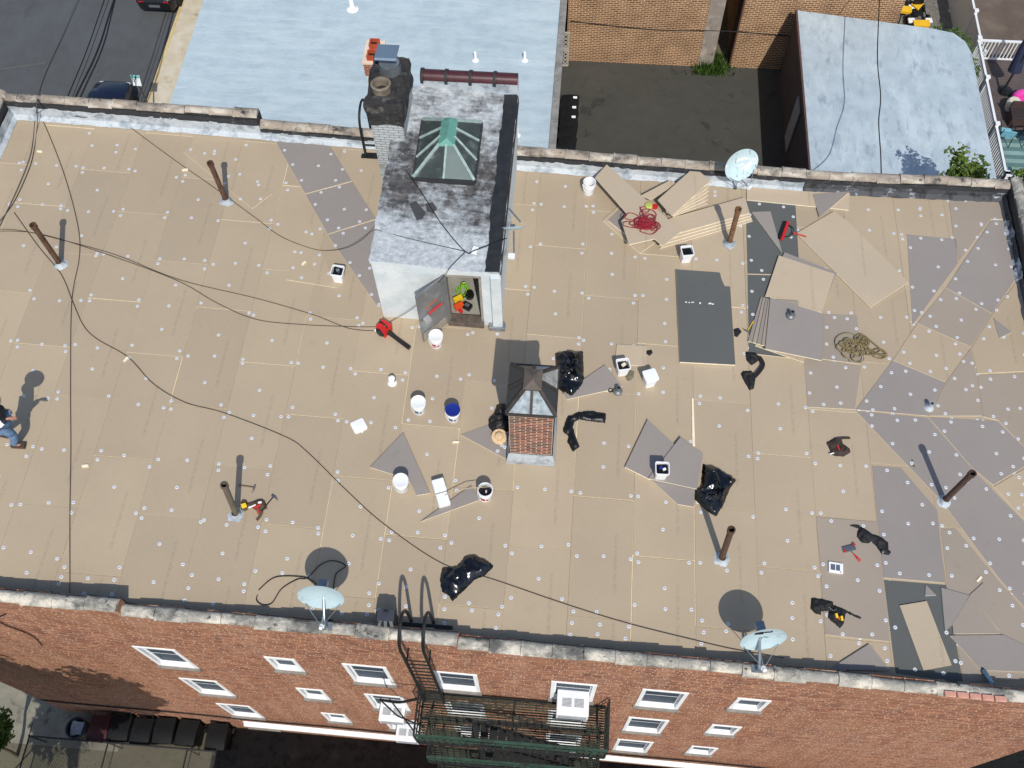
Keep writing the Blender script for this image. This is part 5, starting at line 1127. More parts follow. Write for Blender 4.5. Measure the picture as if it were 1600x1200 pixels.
# fastener plates: the nearest 300 are single parts, the far ones one mass
pm = MB(); n = 12
V = [(0, 0, .004)]; prof = [(.010, .002), (.016, .006), (.031, .0065), (.040, .002)]
V = []; F = []
for r_, z in prof: V += [(r_*math.cos(2*math.pi*i/n), r_*math.sin(2*math.pi*i/n), z) for i in range(n)]
pm.add(V, [(j*n+i, (j+1)*n+i, (j+1)*n+(i+1) % n, j*n+(i+1) % n)[::-1] for j in range(3) for i in range(n)]); pm.cur = 1; pm.add(V[:n], [tuple(range(n))])
p0 = pm.build('fastener_plate', [M_PLATE, M_PLATED], deck)
def blocked(x, y): return (BX0-.1 < x < BX1+.1 and y > BY0-.05) or (SHX0-.1 < x < SHX1+.1 and yf-.1 < y < SHY1+.1) or not (ROOFX0+.1 < x < ROOFX1-.1 and ROOFY0+.12 < y < ROOFY1-.22)
plates = sorted([p for p in plates if not blocked(p[0], p[1])], key=lambda p: p[1])
RQ4 = RQ.to_matrix().to_4x4()
for i, (x, y, h) in enumerate(plates[:300]):
    o = p0 if i == 0 else inst(p0, 'fastener_plate', deck)
    o.matrix_basis = Matrix.Translation(Vector((x, y, rz(x, y)+h))-bld.location) @ RQ4 @ Matrix.Rotation(random.uniform(0, 6), 4, 'Z')
far = MB()
for x, y, h in plates[300:]:
    o = Vector((x, y, rz(x, y)+h)); far.cur = 0; far.add([o+v for v in pm.v[:4*n]], [f for f, m_ in zip(pm.f, pm.m) if m_ == 0]); far.cur = 1; far.add([o+v for v in pm.v[:n]], [tuple(range(n))])
fo = bp('fastener_plate', far, [M_PLATE, M_PLATED], deck); fo['kind'] = 'stuff'
# ================================================================ LOOSE BOARDS
def loose(px, h, t, mat, label, name='loose_board', group=None, cat='board', edge=None):
    P = [RF(u, v, h+t) for u, v in px]; c = sum(P, Vector())/len(P); c.z = min(p.z for p in P)-t
    m = MB(); m.edge = True; m.prism(P, t).shift(c); o = m.build(name, [mat, edge or M_FOAM]); o.location = c; return tag(o, label, cat, group)
T1 = .028
PG = 'boards in the pile by the rear parapet'
# pile beside the white bucket
loose([(942, 344), (966, 322), (1060, 352), (1000, 396)], .013, T1, M_TANL, 'lowest tan board sticking out left of the pile')
loose([(950, 344), (972, 324), (1040, 345), (988, 374)], .042, T1, M_GREY, 'grey board near the bottom left of the pile')
for i in range(4):
    d = i*4.5; loose([(1029-i*1.0+2, 388-d*1.1), (1046, 345-d*.3), (1158+i*2, 318-d*.75), (1176-i*1.5, 345-d*.9)], .013+i*.03, T1, M_TANL, ('bottom board of the long right stack in the pile', 'second board up in the long right stack of the pile', 'third board up in the long right stack of the pile', 'top board of the long right stack, under the pipe shadow')[i], group=PG)
for i in range(6):
    a = i*2.2; loose([(1052-i*2, 338-i*1.2), (1040-i, 318-i), (1092+i*1.2-6, 300-i*6.4), (1106+i*.6, 318-i*6.6)], .134+i*.03, T1, M_TANL, ('lowest', 'second', 'third', 'fourth', 'fifth', 'topmost')[i]+' tan offcut in the fanned stack of the pile', group=PG)
loose([(1028, 312), (1085, 261), (1110, 282), (1050, 337)], .32, T1, M_TANL, 'wide tan board on top of the fanned stack, pointing up right')
loose([(1002, 305), (1048, 281), (1056, 286), (1018, 312)], .22, T1, M_TANL, 'narrow tan offcut between the two big pile boards')
loose([(983, 327), (1000, 318), (1046, 360), (990, 371)], .30, T1, M_TANL, 'short tan board hidden under the red cord board')
loose([(948, 257), (1065, 361), (1036, 384), (1023, 373), (983, 382), (971, 345), (981, 335), (930, 277)], .352, T1, M_TANL, 'long notched tan board under the red cord heap')
# right-hand group
loose([(1167, 282), (1328, 301), (1326, 328), (1167, 312)], .016, T1, M_TANL, 'long tan strip board along the rear parapet right of the dish')
loose([(1270, 303), (1328, 299), (1281, 339)], .048, .02, M_GREY, 'grey triangular offcut on the tan strip board')
loose([(1175, 331), (1204, 330), (1222, 394)], .03, .02, M_GREY, 'grey triangular offcut beside the red squeegee')
loose([(1245, 364), (1303, 330), (1324, 345), (1420, 441), (1360, 480)], .02, T1, M_TANL, 'large diagonal tan board right of the squeegee')
loose([(1226, 394), (1308, 426), (1290, 470), (1205, 440)], .02, T1, M_GREY, 'grey board under the stack with the metal collar')
loose([(1217, 399), (1304, 428), (1284, 488), (1196, 462)], .05, T1, M_TANL, 'square tan board overlapping the grey stack')
for i in range(4): loose([(1189+i*4, 464+i), (1230+i*6, 470), (1228+i*5, 548), (1169+i*7, 533+i*2)], .02+i*.032, T1, M_BROWN if i % 2 else M_GREY, ('lowest', 'second', 'third', 'fourth')[i]+' grey sheet fanned out under the collar stack', group='sheets fanned under the collar stack')
loose([(1190, 480), (1270, 500), (1256, 566), (1180, 540)], .02, .024, M_TANL, 'tan sheet poking out below the collar stack')
loose([(1204, 465), (1287, 490), (1284, 563), (1196, 545)], .16, T1, M_GREY, 'square grey board carrying the metal collar')
loose([(1056, 421), (1125, 426), (1127.5, 436), (1132.5, 447.5), (1141, 448), (1149, 570), (1062.5, 565.5)], .013, .045, M_SLATE, 'large dark grey cover board with a notched corner'); cb_ = bpy.data.objects[-1] if 0 else [o for o in C.objects if o.get('label', '').startswith('large dark grey')][0]; fk = MB()
for u in (1072, 1077, 1081, 1083, 1094, 1108, 1110, 1112, 1114):
    q_ = RF(u, 472+(u-1072)*.06+random.uniform(-.6, .6), .0595)-cb_.location; fk.box(q_, (random.uniform(.02, .05), random.uniform(.015, .04), .003))
fk.build('paint_flecks', M_WHITEP, cb_)['kind'] = 'stuff'
loose([(963.7, 538), (1010.4, 540.3), (1008.5, 571.5), (961, 569.6)], .013, .02, M_TANL, 'small square tan offcut behind the pails')
loose([(886, 624), (879, 615), (945.5, 569.6), (972.4, 602.8), (949, 610)], .013, T1, M_GREY, 'grey wedge board beside the brick shaft and bag')
loose([(578, 730), (630, 675.5), (672, 770.5), (651, 774), (641, 753), (617, 742)], .013, T1, M_GREY, 'grey notched triangle under the white bucket at left')
loose([(658, 814.5), (736, 758.6), (751, 780.6)], .013, T1, M_GREY, 'grey sliver triangle in front of the tar bucket')
loose([(1017, 749.5), (1086, 764.5), (1083.7, 792), (1059, 787.7)], .013, T1, M_GREY, 'small grey offcut below the open pail, lowest of three')
loose([(976.5, 729.5), (1012, 655), (1062, 702), (1016, 749)], .013, .05, M_GREY, 'tall grey board left of the open pail')
loose([(1012.5, 747.5), (1063.5, 682.7), (1098.7, 709), (1089, 764)], .066, T1, M_GREY, 'grey pentagon board with the open pail on it')
loose([(1081, 622), (1083.5, 622), (1086, 698), (1082, 698)], .0, .02, M_FOAM, 'thin cream foam strip in the board joint', 'foam_strip', cat='strip')
loose([(1406, 946), (1448, 939), (1487, 1039), (1443, 1047)], .016, T1, M_TANL, 'tan plank lying on the dark board near the front')
loose([(1447, 914), (1463, 930), (1446, 931)], .016, .02, M_GREY, 'tiny grey wedge offcut on the dark board', edge=M_WHITE)
loose([(1471, 918), (1515, 930), (1490, 975), (1477, 986)], .016, .024, M_GREY, 'grey offcut at the right of the dark board')
loose([(1516, 930), (1562, 990), (1490, 990), (1489, 974)], .02, .024, M_BROWN, 'brown grey triangular offcut beside the grey one')
loose([(1485, 993), (1568, 992), (1606, 1010), (1606, 1050), (1533, 1047)], .016, .024, M_GREY, 'broad grey board in the front right corner')
loose([(1515, 930), (1537, 910), (1562, 985)], .014, .02, M_BROWN, 'thin brown grey wedge at the front right')
loose([(1295, 1046), (1358, 1006), (1392, 1048)], .016, .024, M_GREY, 'grey triangle near the front parapet right of the dish')
loose([(1553, 497), (1581, 519), (1562, 528)], .016, .02, M_GREY, 'small grey triangle on tan boards at the right edge')
# ================================================================ BUCKETS AND PAILS
M_BLUE = S('dark_blue_lid', (26, 44, 132), .4, var=.1); M_REDL = S('magenta_label', (190, 30, 70), .5); M_GOO = S('black_mastic', (14, 14, 15), .3, var=.3, bmp=.6, bscale=16)
M_PRINT = S('blue_grey_print', (70, 86, 128), .5)
def bucket(px, label, lid=None, fill=None, print_=None, h=.0, rot=0, handle=True):
    t = thing('plastic_bucket', label, 'bucket', RF(*px, h), rot, 'round plastic buckets on the roof', roof=True)
    MB().lathe([(.125, .0), (.13, .01), (.142, .27), (.15, .272), (.15, .29), (.144, .292), (.146, .36), (.152, .362), (.152, .375), (.138, .375), (.134, .2), (.122, .012)], 28).build('body', M_WHITEP, t, smooth=True, ang=35)
    if lid: MB().lathe([(.155, .36), (.157, .385), (.150, .392), (.135, .386), (.0, .386)], 28, cap0=False, cap1=False).build('lid', lid, t, smooth=True, ang=35)
    if fill: MB().lathe([(.134, .26), (.09, .275), (.0, .28)], 20, cap0=False, cap1=False).build('contents', fill, t, smooth=True)
    if handle: MB().tube([(.153*math.cos(a), .155*math.sin(a)-.02, .3-.13*abs(math.sin(a))) for a in [math.pi*(1+i/12) for i in range(13)]], .004, 6).build('handle', M_GALV, t)
    if print_:
        m_ = MB(); nn = 7
        for (a0, a1, z0, z1) in ((-2.1, -1.5, .08, .2), (-1.35, -1.0, .1, .16)):
            V = [((.1405+.002)*math.cos(a0+(a1-a0)*i/nn), (.1405+.002)*math.sin(a0+(a1-a0)*i/nn), z) for z in (z0, z1) for i in range(nn+1)]; m_.add(V, [(i, i+1, nn+2+i, nn+1+i) for i in range(nn)])
        m_.build('printed_label', print_, t)
    return t
bucket((919, 300), 'open empty white bucket left of the board pile')
bucket((682, 538), 'white lidded bucket with magenta mark by the open door', M_WHITEP, print_=M_REDL)
bucket((655, 641), 'white lidded bucket left of the blue lidded one', M_WHITEP, print_=M_PRINT)
bucket((708, 653), 'white bucket with a dark blue lid', M_BLUE, print_=M_PRINT)
bucket((628, 762), 'white lidded bucket standing on the grey triangle', M_WHITEP, h=.02)
tbk = bucket((758, 776), 'white bucket of black mastic with a stick', None, M_GOO, M_REDL)
MB().tube([(.05, .02, .3), (-.3, .05, .40), (-.62, .02, .05)] if False else [(.09, .05, .42), (-.35, -.0, .36), (-.8, -.12, .18)], .008, 6).build('stir_stick', S('stick_wood', (186, 170, 140), .8), tbk)
MB().box((.02, -.01, .29), (.03, .05, .03)).build('brush_head', S('pale_brush', (222, 190, 200), .7), tbk)
def rrect(hx, hy, r, n=4): return [(sx*(hx-r)+r*math.cos(a), sy*(hy-r)+r*math.sin(a)) for sx, sy, a0 in ((1, 1, 0), (-1, 1, math.pi/2), (-1, -1, math.pi), (1, -1, 1.5*math.pi)) for a in [a0+math.pi/2*i/n for i in range(n+1)]]
def loft(secs, cap0=True, cap1=False):
    m_ = MB(); V = []; F = []; n = len(secs[0][0])
    for P, z in secs: V += [(x, y, z) for x, y in P]
    for i in range(len(secs)-1):
        for q in range(n): F.append((i*n+q, i*n+(q+1) % n, (i+1)*n+(q+1) % n, (i+1)*n+q))
    if cap0: F.append(tuple(range(n-1, -1, -1)))
    if cap1: F.append(tuple((len(secs)-1)*n+q for q in range(n)))
    return m_.add(V, F)
def pail(px, rot, label, fill=None, lid=False, h=0., items=None, s=1.):
    t = thing('square_pail', label, 'pail', RF(*px, h), rot, 'square white pails on the roof', roof=True); a = .105*s; b = .13*s; H = .34*s
    secs = [(rrect(a, a, .03), 0), (rrect(b*.98, b*.98, .035), H-.05), (rrect(b+.012, b+.012, .04), H-.045), (rrect(b+.012, b+.012, .04), H)]
    if not lid: secs += [(rrect(b-.006, b-.006, .03), H), (rrect(a, a, .03), .03)]
    loft(secs, cap1=not lid or True).build('body', M_WHITEP, t, smooth=True, ang=35)
    if lid: loft([(rrect(b+.018, b+.018, .04), H-.01), (rrect(b+.018, b+.018, .04), H+.012), (rrect(b-.01, b-.01, .04), H+.016)], cap1=True).build('lid', M_WHITEP, t, smooth=True, ang=30)
    if fill: MB().add(*lumpy_box((0, 0, H-.11), (2*b-.05, 2*b-.05, .1), .03, 5, px[0])).build('contents', fill, t, smooth=True, ang=30)
    for nm, dx, dy, sz_, mt in items or (): MB().box((dx, dy, H-.03), (sz_, sz_*.7, .05), Matrix.Rotation(.5, 3, 'Z')).build(nm, mt, t, bevel=.01)
    return t
pail((530, 436), R(-4), 'square white pail with black contents left of the bulkhead', M_GOO, items=(('grey_lump', .0, .03, .08, M_GALV),))
pail((1070, 405), R(12), 'square white pail of black scraps below the board pile', M_GOO)
pail((971, 581), R(14), 'square white pail with a tub inside, by the small tan offcut', M_GOO, items=(('paper_tub', .01, .0, .1, S('cream_tub', (226, 214, 190), .6)),))
pail((1013, 599), R(22), 'closed square white pail right of the open one', lid=True)
pail((1031, 742), R(2), 'square white pail of tools standing on the grey board', M_GOO, h=.095, items=(('blue_tool', -.03, .02, .08, M_BLUE), ('white_rag', .04, -.01, .07, M_WHITEP)))
bx_ = thing('tipped_carton', 'white carton lying open on its side beside grey triangles', 'carton', RF(690, 775), R(22), roof=True)
MB().box((0, .16, .11), (.25, .28, .22)).build('body', M_WHITEP, bx_, bevel=.02); MB().box((0, -.13, .09), (.24, .26, .18)).build('lid', M_WHITEP, bx_, bevel=.02); MB().box((0, .012, .1), (.23, .03, .15)).build('seam', S('carton_shadow_grey', (150, 150, 150), .7), bx_)
ld = thing('pail_lid', 'loose square white pail lid lying on the boards', 'lid', RF(561, 666), R(33), roof=True)
loft([(rrect(.145, .145, .045), .004), (rrect(.145, .145, .045), .022), (rrect(.12, .12, .04), .026)], cap1=True).build('plate', M_WHITEP, ld, smooth=True, ang=30); MB().box((.0, -.155, .012), (.05, .03, .012)).build('pull_tab', M_WHITEP, ld)
# ================================================================ BLACK BAGS AND MEMBRANE
def crumple(outline, hmax, seed, step=.035, base=0.0, fold=5.4, w_=.12, sharp=1.):
    P = [RF(u, v, base) for u, v in outline]; c = sum(P, Vector())/len(P); c.z = rz(c.x, c.y)+base; rnd = random.Random(seed)
    poly = [Vector((p.x-c.x, p.y-c.y)) for p in P]; n = len(poly); B = []
    for i in range(n):
        a, b = poly[i], poly[(i+1) % n]; k = max(1, int((b-a).length/step))
        for j in range(k):
            q = a+(b-a)*(j/k); B.append(q+Vector((rnd.uniform(-1, 1), rnd.uniform(-1, 1)))*step*.22*(j > 0))
    def inside(p):
        r = False
        for i in range(len(B)):
            a, b = B[i], B[i-1]
            if (a.y > p.y) != (b.y > p.y) and p.x < (b.x-a.x)*(p.y-a.y)/(b.y-a.y)+a.x: r = not r
        return r
    x0, x1, y0, y1 = min(b.x for b in B), max(b.x for b in B), min(b.y for b in B), max(b.y for b in B); I = []
    y = y0
    while y < y1:
        x = x0
        while x < x1:
            p = Vector((x+rnd.uniform(-.4, .4)*step, y+rnd.uniform(-.4, .4)*step))
            if inside(p) and min((p-b).length for b in B) > step*.5: I.append(p)
            x += step
        y += step
    co = B+I; nb = len(B)
    vs_, _, fs, *_ = delaunay_2d_cdt(co, [(i, (i+1) % nb) for i in range(nb)], [list(range(nb))], 1, 1e-5)
    V = []
    for p in vs_:
        d = min((p-b).length for b in B); e = 1-math.exp(-d/w_); q = Vector((p.x*fold, p.y*fold*.7, seed))
        wv_ = Vector((noise.noise(q*.6), noise.noise(q*.6+Vector((5, 5, 5))), 0)); q2 = q+wv_*1.4
        r1 = 1-abs(noise.noise(q2))*2.0; r2 = 1-abs(noise.noise(q2*2.3))*2.0
        z = hmax*e*(.40+.5*max(0, r1)**1.2*sharp+.11*max(0, r2)) ; V.append((p.x, p.y, z+rz(p.x, p.y)+(.004 if d > 1e-4 else .0)))
    return c, MB().add(V, fs)
def bag(name, outline, hmax, seed, label, cat, mat=M_BAG, base=0., **k):
    c, m_ = crumple(outline, hmax, seed, base=base, **k); o = m_.build(name, mat, smooth=True, ang=48); o.location = c; return tag(o, label, cat)
bag('rubbish_bag', [(867, 553), (880, 549), (911, 549), (912, 585), (914, 592), (910, 605), (893, 622), (884, 616), (870, 606), (872, 585), (868, 570)], .30, 3, 'shiny black rubbish bag right of the brick shaft', 'bag')
bag('rubbish_bag', [(1098, 725), (1118, 729), (1140, 742), (1150, 750), (1140, 765), (1130, 790), (1119, 807), (1111, 803), (1100, 795), (1085, 780), (1086, 765), (1094, 760)], .30, 9, 'shiny black rubbish bag beside the grey pentagon board', 'bag')
bag('rubbish_bag', [(691, 887), (715, 883), (727, 868), (740, 866), (758, 873), (773, 885), (756, 901), (742, 906), (727, 921), (707, 940), (700, 930), (690, 924), (687, 905)], .2, 5, 'crumpled black rubbish bag near the front parapet', 'bag')
bag('membrane_strip', [(880, 668), (887, 650), (905, 643), (925, 642), (947, 646), (946, 661), (918, 658), (905, 655), (897, 660), (895, 668), (906, 698), (895, 706), (886, 690), (888, 682), (880, 675)], .075, 7, 'bent black membrane strip right of the brick shaft', 'membrane', S('matt_black_membrane', (13, 14, 17), .42, var=.3), w_=.03)
bag('black_sack', [(776, 632), (786, 630), (796, 634), (797, 660), (795, 676), (770, 676), (763, 668), (763, 655), (771, 648)], .34, 11, 'heaped black sack against the left of the brick shaft', 'sack', S('matt_black_sack', (26, 25, 24), .5, var=.4, scale=8))
# ================================================================ TOOLS
M_LEATH = S('worn_leather', (84, 64, 48), .8, var=.35, scale=9, bmp=.5); M_BELT = S('black_nylon', (22, 22, 24), .75, var=.35, scale=12, bmp=.5); M_DKBR = S('dark_brown_canvas', (58, 46, 40), .85, var=.35, scale=10, bmp=.5)
M_RED = S('tool_red', (196, 36, 34), .45, var=.12); M_YELT = S('tool_yellow', (232, 196, 40), .5); M_ORG = S('tool_orange', (222, 84, 36), .5); M_STEEL = S('tool_steel', (150, 150, 152), .3, .8)
M_WOOD = S('hickory', (164, 128, 84), .7, var=.15, scale=9)
def toolthing(name, px, rot, label, cat, h=0.): return thing(name, label, cat, RF(*px, h), rot, roof=True)
def lump(nm, c, d, mat, t, k=.03, seed=1, rot=0, n=5):
    V, F = lumpy_box((0, 0, 0), d, k, n, seed); q = Matrix.Rotation(rot, 3, 'Z'); return MB().add([q @ Vector(v)+Vector(c) for v in V], F).build(nm, mat, t, smooth=True, ang=40)
def strap(nm, pts, w_, mat, t, th=.012):
    pts = smooth_path(pts, 5); V = []; F = []
    for i, p in enumerate(pts):
        d = (pts[min(i+1, len(pts)-1)]-pts[max(i-1, 0)]); d.z = 0; d.normalize(); nrm = Vector((-d.y, d.x, 0))*w_/2; V += [p-nrm, p+nrm, p+nrm+Vector((0, 0, th)), p-nrm+Vector((0, 0, th))]
    for i in range(len(pts)-1):
        for q in range(4): F.append((i*4+q, i*4+(q+1) % 4, (i+1)*4+(q+1) % 4, (i+1)*4+q))
    F += [(3, 2, 1, 0), tuple(len(V)-4+q for q in range(4))]; return MB().add(V, F).build(nm, mat, t, smooth=True, ang=40)
def belt2(outlines, label, mat, extras=(), straps=(), h=.11, seed=1, step=.022):
    c0 = None; t = None
    for i, ol in enumerate(outlines):
        c, m_ = crumple(ol, h, seed+i*3, step=step, fold=7., w_=.045)
        if t is None: t = thing('tool_belt', label, 'tool belt', c, 0); c0 = c
        o = m_.build('pouch', mat, t, smooth=True, ang=40); o.location = c-c0
    for pts, w_ in straps:
        strap('belt', [RF(u, v, hh_)-c0 for u, v, hh_ in pts], w_, mat, t, .02)
    for nm, px, d, r_, mt, hh_ in extras:
        o = MB().box((0, 0, 0), d).build(nm, mt, t, bevel=.006); o.location = RF(*px, hh_)-c0; o.rotation_euler = (.2, .15, r_)
    return t
belt2([[(1164, 550), (1179, 550), (1189, 560), (1181, 567), (1174, 571), (1166, 563)], [(1161, 580), (1174, 579), (1181, 589), (1178, 607), (1171, 610), (1164, 599), (1157, 584)]], 'black tool belt curled below the collar stack', M_BELT, straps=[([(1186, 558, .05), (1192, 570, .06), (1185, 582, .06), (1175, 592, .05)], .09)], seed=3)
belt2([[(1326.6, 819.8), (1338.5, 818.7), (1348, 824), (1361, 833), (1378.6, 840), (1388, 848), (1389, 859), (1392.7, 863), (1389, 868.5), (1376, 866), (1370, 856.6), (1361, 847), (1357, 850), (1346, 849), (1337.5, 839), (1338.5, 831.7), (1341, 827), (1327.7, 822.5)]], 'black tool belt stretched on grey boards at lower right', M_BELT, [('buckle', (1380, 862), (.05, .05, .012), .4, M_STEEL, .1)], seed=5)
belt2([[(1267.5, 933.8), (1285, 936), (1302.5, 939), (1302.5, 944.7), (1322, 953.4), (1346, 964.5), (1345, 968.5), (1322, 959), (1319, 974), (1313, 983), (1291.6, 965.5), (1294, 955.6), (1283, 955.6), (1283, 961), (1274, 959), (1266, 951)]], 'black tool belt with yellow tools near the marked dish', M_BELT, [('yellow_tool', (1307, 962), (.045, .09, .05), .3, M_YELT, .1), ('yellow_tool', (1315, 966), (.045, .09, .05), .2, M_YELT, .1), ('orange_grip', (1310.5, 966), (.025, .06, .04), .2, M_ORG, .1), ('steel_hook', (1298, 951), (.11, .012, .012), -.7, M_STEEL, .11), ('steel_hook', (1305, 953), (.08, .012, .012), .6, M_STEEL, .11)], seed=7)
belt2([[(1291, 692), (1303, 684.4), (1311.5, 684.4), (1315, 686), (1317, 693), (1327.7, 700.6), (1329, 707), (1318, 713.6), (1305, 712.6), (1296, 709), (1297, 705)]], 'brown canvas tool belt alone on a tan board', M_DKBR, [('red_strap', (1310, 699), (.03, .12, .012), .5, M_RED, .09), ('white_cord', (1300, 708.5), (.1, .025, .015), .4, M_WHITEP, .06)], [([(1306, 687, .05), (1316, 685, .04), (1328, 684.5, .01)], .04)], seed=9)
belt2([[(375.7, 784.5), (379, 780.7), (385.5, 781), (388, 788), (387, 797), (383, 799), (375.7, 798)], [(393, 785), (404, 780), (410.4, 779.6), (414.7, 783.4), (418, 795), (410.4, 797.5), (409, 804), (403, 804), (400.7, 797.5), (394, 794)]], 'leather tool pouches with a red strap beside the grey pipe', M_LEATH, [('yellow_tool', (381, 790), (.1, .09, .04), .5, M_YELT, .09), ('red_strap', (401, 791), (.16, .035, .015), .6, M_RED, .09), ('red_strap', (403, 797), (.035, .13, .015), .3, M_RED, .07), ('white_rag', (394, 791), (.15, .03, .015), .6, M_WHITEP, .09), ('white_rag', (406, 785), (.07, .04, .015), .3, M_WHITEP, .09)], [([(386, 790, .05), (392, 788, .05), (398, 787, .05)], .05), ([(409, 799, .06), (407, 806, .04), (401, 813, .01)], .05)], seed=11)
def hammer(px, rot, label, grip=M_WOOD, h=0.):
    t = toolthing('hammer', px, rot, label, 'hammer', h); MB().tube([(-.2, 0, .02), (-.05, 0, .025), (.12, 0, .025)], [.014, .011, .011], 8).build('handle', grip, t, smooth=True)
    MB().box((.13, .0, .03), (.03, .10, .03)).build('head', M_STEEL, t, bevel=.004); MB().tube([(.13, -.05, .03), (.125, -.09, .025), (.10, -.12, .018)], [.012, .009, .004], 6).build('claw', M_STEEL, t)
hammer((388, 761), R(-4), 'wood handled hammer lying beside the grey pipe shadow', S('dark_hickory', (112, 92, 68), .7)); hammer((421, 785), R(62), 'black handled hammer sticking out of the leather pouches', M_BLACKP, .03)
hammer((1171, 512), R(-118), 'hammer with yellow grip leaning by the collar stack', M_YELT)
bag('work_glove', [(1146, 514), (1154, 512), (1159, 518), (1152, 527), (1147, 525)], .05, 31, 'black glove at the edge of the dark grey cover board', 'glove', M_BELT, step=.02)
bag('work_glove', [(1010, 548), (1018, 546), (1020, 551), (1015, 556), (1010, 553)], .05, 32, 'small black glove right of the square tan offcut', 'glove', M_BELT, step=.02)
tl = toolthing('utility_knife', (1326, 858), R(20), 'utility knife with grey red-tipped body near the black belt', 'knife'); MB().box((0, 0, .03), (.26, .12, .04)).build('body', M_STEEL, tl, bevel=.008); MB().box((.12, .05, .055), (.05, .05, .02)).box((-.12, -.03, .055), (.04, .05, .02)).build('red_tip', M_RED, tl)
tl = toolthing('red_pliers', (1338, 871), R(-50), 'small red handled pliers beside the utility knife', 'pliers'); MB().tube([(-.09, .0, .015), (0, .012, .02), (.1, .022, .015)], .012, 6).tube([(-.09, 0, .015), (0, -.012, .02), (.1, -.022, .015)], .012, 6).build('handles', M_RED, tl); MB().box((-.12, 0, .015), (.07, .02, .015)).build('jaws', M_STEEL, tl)
tl = toolthing('metal_vent_frame', (1304, 888), R(-4), 'small white metal frame with two dark panes near the front', 'frame'); MB().box((-.11, 0, .03), (.03, .2, .05)).box((.12, 0, .03), (.06, .2, .04)).box((0, .09, .03), (.22, .03, .04)).box((0, -.08, .03), (.22, .05, .04)).box((0.005, 0, .03), (.015, .14, .03)).build('frame', M_WHITEP, tl); MB().box((-.05, .01, .02), (.09, .14, .01)).box((.055, .01, .02), (.08, .14, .01)).build('pane', S('navy_pane', (96, 104, 120), .3), tl)
bag('work_glove', [(1421, 716), (1428, 717), (1428, 724), (1434, 731), (1427, 733), (1423, 727)], .05, 33, 'olive glove on grey boards left of the leaning pipe shadow', 'glove', S('olive_glove', (92, 84, 58), .9, var=.3, scale=12), step=.02)
bag('work_glove', [(975, 585), (981, 577), (991, 580), (990, 590), (984, 596), (979, 594)], .05, 34, 'olive grey glove between the two square pails', 'glove', S('olive_grey_glove', (112, 104, 84), .9, var=.3, scale=12), step=.02)
# leaf blower
lb = toolthing('leaf_blower', (601, 518), R(-33), 'red leaf blower with black tube left of the door', 'leaf blower')
V, F = lumpy_box((0, 0, .13), (.24, .26, .24), .02, 6, 2); MB().add(V, F).build('housing', M_RED, lb, smooth=True, ang=50); MB().lathe([(.11, 0), (.12, .04), (.09, .07)], 20, (0, -.10, .13), Matrix.Rotation(R(90), 3, 'X')).build('fan_cover', M_BLACKP, lb)
MB().tube([(.12, 0, .1), (.3, 0, .07), (.72, 0, .045)], [.055, .045, .05], 14).build('tube', M_BLACKP, lb, smooth=True); MB().tube(smooth_path([(-.12, 0, .16), (-.1, 0, .3), (.05, 0, .3), (.1, 0, .24)]), .018, 8).build('handle', M_BLACKP, lb); MB().box((-.1, -.12, .06), (.14, .06, .05)).build('pale_guard', M_WHITEP, lb, bevel=.01)
# squeegee
sq = toolthing('red_squeegee', (1226, 362), R(72), 'red floor squeegee on the dark board by the rear', 'squeegee', .04)
MB().box((0, .0, .035), (.56, .07, .06)).build('head', M_RED, sq, bevel=.008); MB().box((0, .065, .03), (.55, .06, .03)).build('rubber_blade', M_BLACKP, sq); MB().tube([(-.2, -.02, .05), (-.13, -.16, .06), (0, -.19, .06), (.13, -.16, .06), (.2, -.02, .05)], .012, 8).build('yoke', M_BLACKP, sq); MB().tube([(0, -.18, .06), (.02, -.5, .05)], .016, 8).build('handle', M_RED, sq)
# metal collars
for px, lab, r_, h in (((1235, 494), 'grey metal collar on the square grey board', .1, .19), ((965, 612), 'grey pipe collar with a small ring, on the grey wedge tip', .10, .02)):
    t = toolthing('pipe_collar', px, 0, lab, 'collar', h); MB().lathe([(r_, 0), (r_*1.0, .05), (r_*.75, .07), (r_*.5, .085), (r_*.48, .19), (r_*.36, .19), (r_*.34, .1)], 20).build('cone', S('lead_grey', (116, 120, 122), .5, .4, var=.15), t, smooth=True, ang=40); MB().lathe([(r_*.33, .17), (r_*.3, .171)], 14).build('throat', M_BLACKP, t)
    if h < .1: MB().tube([(-.15+.045*math.cos(a*.3927), .045*math.sin(a*.3927)+.01, .02) for a in range(16)], .012, 6, closed=True).build('ring', M_BELT, t)
# straw hat by the shaft
sh_ = toolthing('straw_hat', (780, 684), R(0), 'tan straw hat leaning on the black sack by the shaft', 'hat', .02); qh = Matrix.Rotation(R(18), 3, 'X')
M_STRAW = S('tan_straw', (206, 178, 140), .85, var=.15, scale=20, bmp=.5)
MB().lathe([(.0, .0), (.155, .0), (.165, .015), (.16, .022), (.09, .03)], 24, (0, 0, .05), qh, cap0=False, cap1=False).build('brim', M_STRAW, sh_, smooth=True); MB().lathe([(.09, .03), (.085, .09), (.06, .11), (.0, .115)], 20, (0, .0, .05), qh, cap0=False, cap1=False).build('crown', M_STRAW, sh_, smooth=True)
